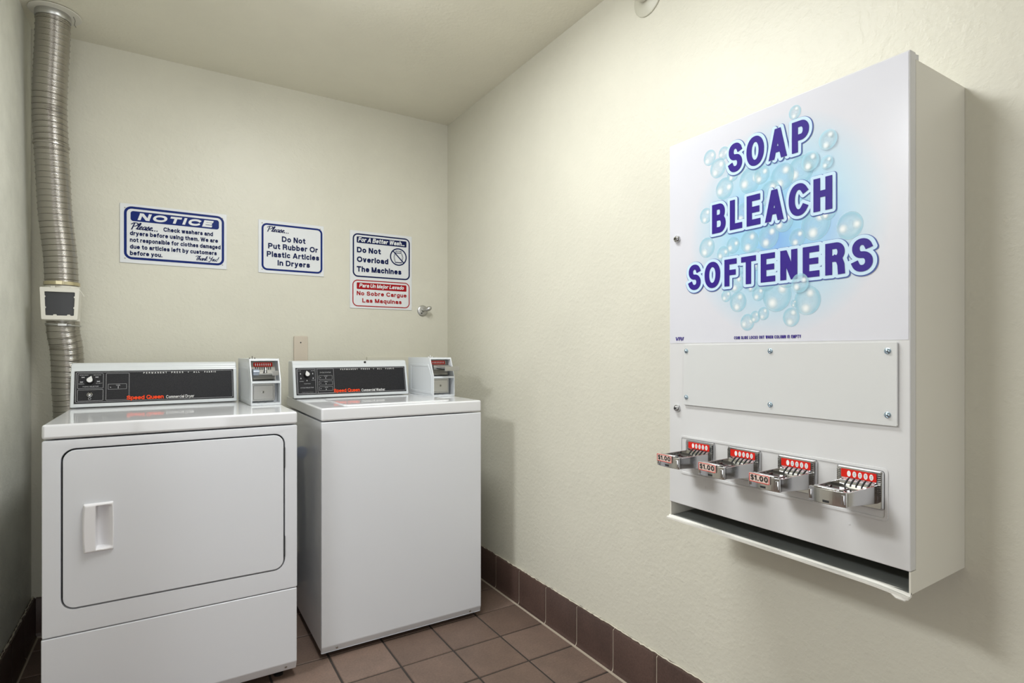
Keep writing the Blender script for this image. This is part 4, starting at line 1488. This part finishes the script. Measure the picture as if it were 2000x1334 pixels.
WORDS = [('SOAP', A(.831), A(.641), 1.5035, .067, -.002, -.04), ('BLEACH', A(.876), A(.595), 1.374, .0695, 0.0, -.045), ('SOFTENERS', A(.946), A(.522), 1.248, .063, -.005, 0.0)]
for part, m_, grow, d_, off in (('lettering_outline', 'outline', .0072, .0012, (.0008, -.0008)), ('lettering_halo', 'halo', .0058, .0016, (0, 0)), ('lettering', 'purple', -.0008, .0022, (0, 0))):
    for s_, xa, xb, base_, cap, tl, tt in WORDS:
        g = Geo()
        text(g, dp, s_, xa + off[0], xb + off[0], base_ + off[1], cap, d_, wt=.22, xs=.58, gap=.14, sq=2.15, grow=grow, tilt=tl, top_tilt=tt)
        finish(part, g, M[m_], dr, wn=False)
g = Geo()
text(g, dp, 'COIN SLIDE LOCKS OUT WHEN COLUMN IS EMPTY', A(.816), A(.659), 1.1270, .0066, .0012, wt=.22, xs=.62, gap=.16, space=.40, sq=2.6)
finish('small_lettering', g, M['purple'], dr, wn=False)
g = Geo()
text(g, dp, 'VR', A(.988), A(.966), 1.1265, .0090, .0012, wt=.2, xs=1.0, gap=.06, shear=.15)
for k in range(2):
    x_ = A(.966) + k * .0022
    p_fill(g, dp, [(x_ - .0006, 1.1265), (x_ + .0006, 1.1265), (x_ + .0036, 1.1355), (x_ + .0022, 1.1355)], .0012)
finish('maker_mark', g, M['purple'], dr, wn=False)

for zz in (1.381, .957):
    g = Geo()
    lk = dp(A(.981), zz, .0003)
    g.lathe(lk, dp.n, [(0, .0092), (.003, .0090), (.005, .0078), (.0052, .0060), (.0085, .0058), (.0095, .0048), (.0095, .0030), (.007, .0028), (.007, 0)], 24)
    l_ = finish('lock', g, M['chrome'], dr)
    g = Geo()
    p_fill(g, dp, rrect(A(.981) - .0026, A(.981) + .0026, zz - .0026, zz + .0026, .001, 2), .0078)
    finish('keyhole', g, M['gap'], l_, wn=False)
# clear cover sheet with six screws
g = Geo()
g.prism(rrect(A(.958), A(.482), .968, 1.116, .002, 2), dp, .0006, .0052, .0006, 1)
cv = finish('clear_cover', g, M['clear'], dr, 'clear plastic cover sheet')
for y in (.949, .724, .497):
    for z in (1.1005, .987):
        g = Geo()
        g.lathe(dp(A(y), z, .0050), dp.n, [(0, .0056), (.0012, .0056), (.0014, .0046), (.003, .0040), (.0042, .0022), (.0045, 0)], 16)
        finish('screw', g, M['screw_blue'], cv, 'bluish zinc screw')
# pressed frame around the slides
g = Geo()
o_, i_ = rrect(A(.973), A(.498), .796, .891, .008, 5), rrect(A(.973) + .0055, A(.498) - .0055, .796 + .0055, .891 - .0055, .005, 5)
g.ring(o_, i_, dp, -.0005, .0018, .0008)
finish('slide_frame', g, M['disp'], dr)


def coin_slide(yc, label):
    ps = Plane(dp(A(yc), .851, 0), dp.r, dp.u)
    g = Geo()
    # chamfered bezel
    o1, o2 = rrect(-.041, .041, -.036, .034, .004, 3), rrect(-.0385, .0385, -.0335, .0315, .003, 3)
    n_ = len(o1)
    g.faces([ps(a, b, .0002) for a, b in o1] + [ps(a, b, .004) for a, b in o1] + [ps(a, b, .008) for a, b in o2],
            [(i, (i + 1) % n_, n_ + (i + 1) % n_, n_ + i) for i in range(n_)] + [(n_ + i, n_ + (i + 1) % n_, 2 * n_ + (i + 1) % n_, 2 * n_ + i) for i in range(n_)] + [[2 * n_ + i for i in range(n_)]])
    for k in range(11):
        for s_ in (-1, 1):
            b = .026 - k * .0036
            g.prism([(s_ * .0355 - .0025, b - .0009), (s_ * .0355 + .0025, b - .0009), (s_ * .0355 + .0025, b + .0009), (s_ * .0355 - .0025, b + .0009)], ps, .0078, .0098)
    # finger rest that carries the coins
    g.prism([(.0078, .0125), (.0078, -.006), (.024, -.006), (.022, .003), (.015, .0085)], lambda p, q, d: ps(d, q, p), -.0305, .0305, .0008, 1)
    root = finish('coin_slide', g, M['chrome'], t)
    g = Geo()
    p_fill(g, ps, rrect(-.031, .031, .0130, .0285, .001, 2), .0084)
    finish('coin_label', g, M['label_red'], root, 'red strip with white coin ovals', wn=False)
    g = Geo()
    for k in range(5):
        p_fill(g, ps, circ(-.0165 + k * .0098, .0205, .0034, 16, .0056), .0088)
    finish('coin_oval', g, M['print_white'], root, wn=False)
    g = Geo()
    for k in range(1, 5):
        a = -.0165 + k * .0098
        for q in (-.0024, 0, .0024):
            p_fill(g, ps, rrect(a - .0018, a + .0018, .0205 + q - .0005, .0205 + q + .0005, .0002, 1), .0090)
    finish('coin_text', g, M['print_dim'], root, wn=False)
    g = Geo()
    for k in range(5):
        a = -.0165 + k * .0098
        g.prism([(.0082, .0128), (.0082, .009), (.0150, .005), (.0215, .000), (.0238, .000), (.0232, .0042), (.0158, .0098), (.0085, .0133)], lambda p, q, d: ps(d, q, p), a - .0009, a + .0009)
    finish('coin_slot', g, M['gap'], root)
    # tray that slides out
    g = Geo()
    e = .108
    for s_ in (-1, 1):
        g.prism([(.0075, .0085), (e, .0070), (e, -.0165), (.0075, -.0245)], lambda p, q, d: ps(d, q, p), s_ * .033 - (.0035 if s_ > 0 else 0), s_ * .033 + (.0035 if s_ < 0 else 0), .0009, 2)
    g.prism([(.0075, -.003), (e, -.003), (e, -.0155), (.0075, -.0235)], lambda p, q, d: ps(d, q, p), -.0300, .0300)
    g.prism([(.030, -.0032), (.060, -.0032), (.060, -.0012), (.030, -.0012)], lambda p, q, d: ps(d, q, p), -.024, -.004, .0006, 1)
    # curved front end with a raised lip
    fr = []
    for k in range(13):
        a = -.033 + .066 * k / 12
        fr.append((a, e + .004 + .004 * (1 - (a / .033) ** 2)))
    poly = [(-.033, e - .003)] + fr + [(.033, e - .003)]
    g.prism(poly, lambda p, q, d: ps(p, d, q), -.0175, .0085, .0012, 2)
    g.prism([(-.026, e - .002), (-.022, e + .007), (0, e + .0083), (.022, e + .007), (.026, e - .002)], lambda p, q, d: ps(p, d, q), .0083, .0115, .0008, 1)
    for s_ in (-1, 1):
        g.prism([(s_ * .0285 - .0022, e + .003), (s_ * .0285 - .0022, e + .0085), (s_ * .0285 + .0022, e + .0075), (s_ * .0285 + .0022, e + .003)], lambda p, q, d: ps(p, d, q), -.013, .004, .0008, 1)
    finish('coin_tray', g, M['chrome'], root)
    g = Geo()
    g.prism([(-.022, e + .0058), (0, e + .0086), (.022, e + .0058)], lambda p, q, d: ps(p, d, q), -.0145, -.0105)
    finish('tray_groove', g, M['gap'], root)
    if label:
        pp_ = Plane(ps(-.029, -.0060, e + .0072), (ps.r + ps.n * .012), ps.u + ps.n * .03)
        g = Geo()
        g.prism(rrect(0, .045, 0, .0175, .002, 3), pp_, .0008, .0024, .0003, 1)
        finish('price_label', g, M['label_face'], root, 'pinkish price sticker')
        g = Geo()
        text(g, pp_, '$', .004, .0115, .0045, .0095, .0028, wt=.17)
        text(g, pp_, '1.00', .0125, .0415, .0042, .0105, .0028, wt=.21, gap=.17)
        finish('price_lettering', g, M['box_black'], root, wn=False)
        g = Geo()
        p_frame(g, pp_, .0006, .0444, .0006, .0169, .002, .0012, .0027)
        finish('label_border', g, M['label_red'], root, wn=False)


coin_slide(.909, True)
coin_slide(.789, True)
coin_slide(.666, True)
coin_slide(.545, False)

# ------------------------------------------------------------------ sprinkler high on the right wall
t = thing('fire_sprinkler', 'pale sprinkler head on a round plate high on the right wall at the ceiling', 'sprinkler', (XR, 1.300, 2.235))
g = Geo()
g.lathe((XR - .0005, 1.300, 2.235), (-1, 0, 0), [(0, .060), (.003, .060), (.006, .057), (.010, .040), (.016, .028), (.018, .022)], 40)
finish('wall_plate', g, M['paint'], t)
g = Geo()
g.lathe((XR - .012, 1.300, 2.232), (-1, 0, -.05), [(0, .018), (.022, .019), (.030, .022), (.042, .022), (.046, .020), (.046, 0)], 28)
finish('sprinkler_head', g, M['cream_plastic'], t)
g = Geo()
g.tube([(XR - .056, 1.312, 2.248), (XR - .074, 1.308, 2.246), (XR - .074, 1.292, 2.246), (XR - .056, 1.288, 2.248)], .003, 8)
finish('frame_arm', g, M['dull_steel'], t)
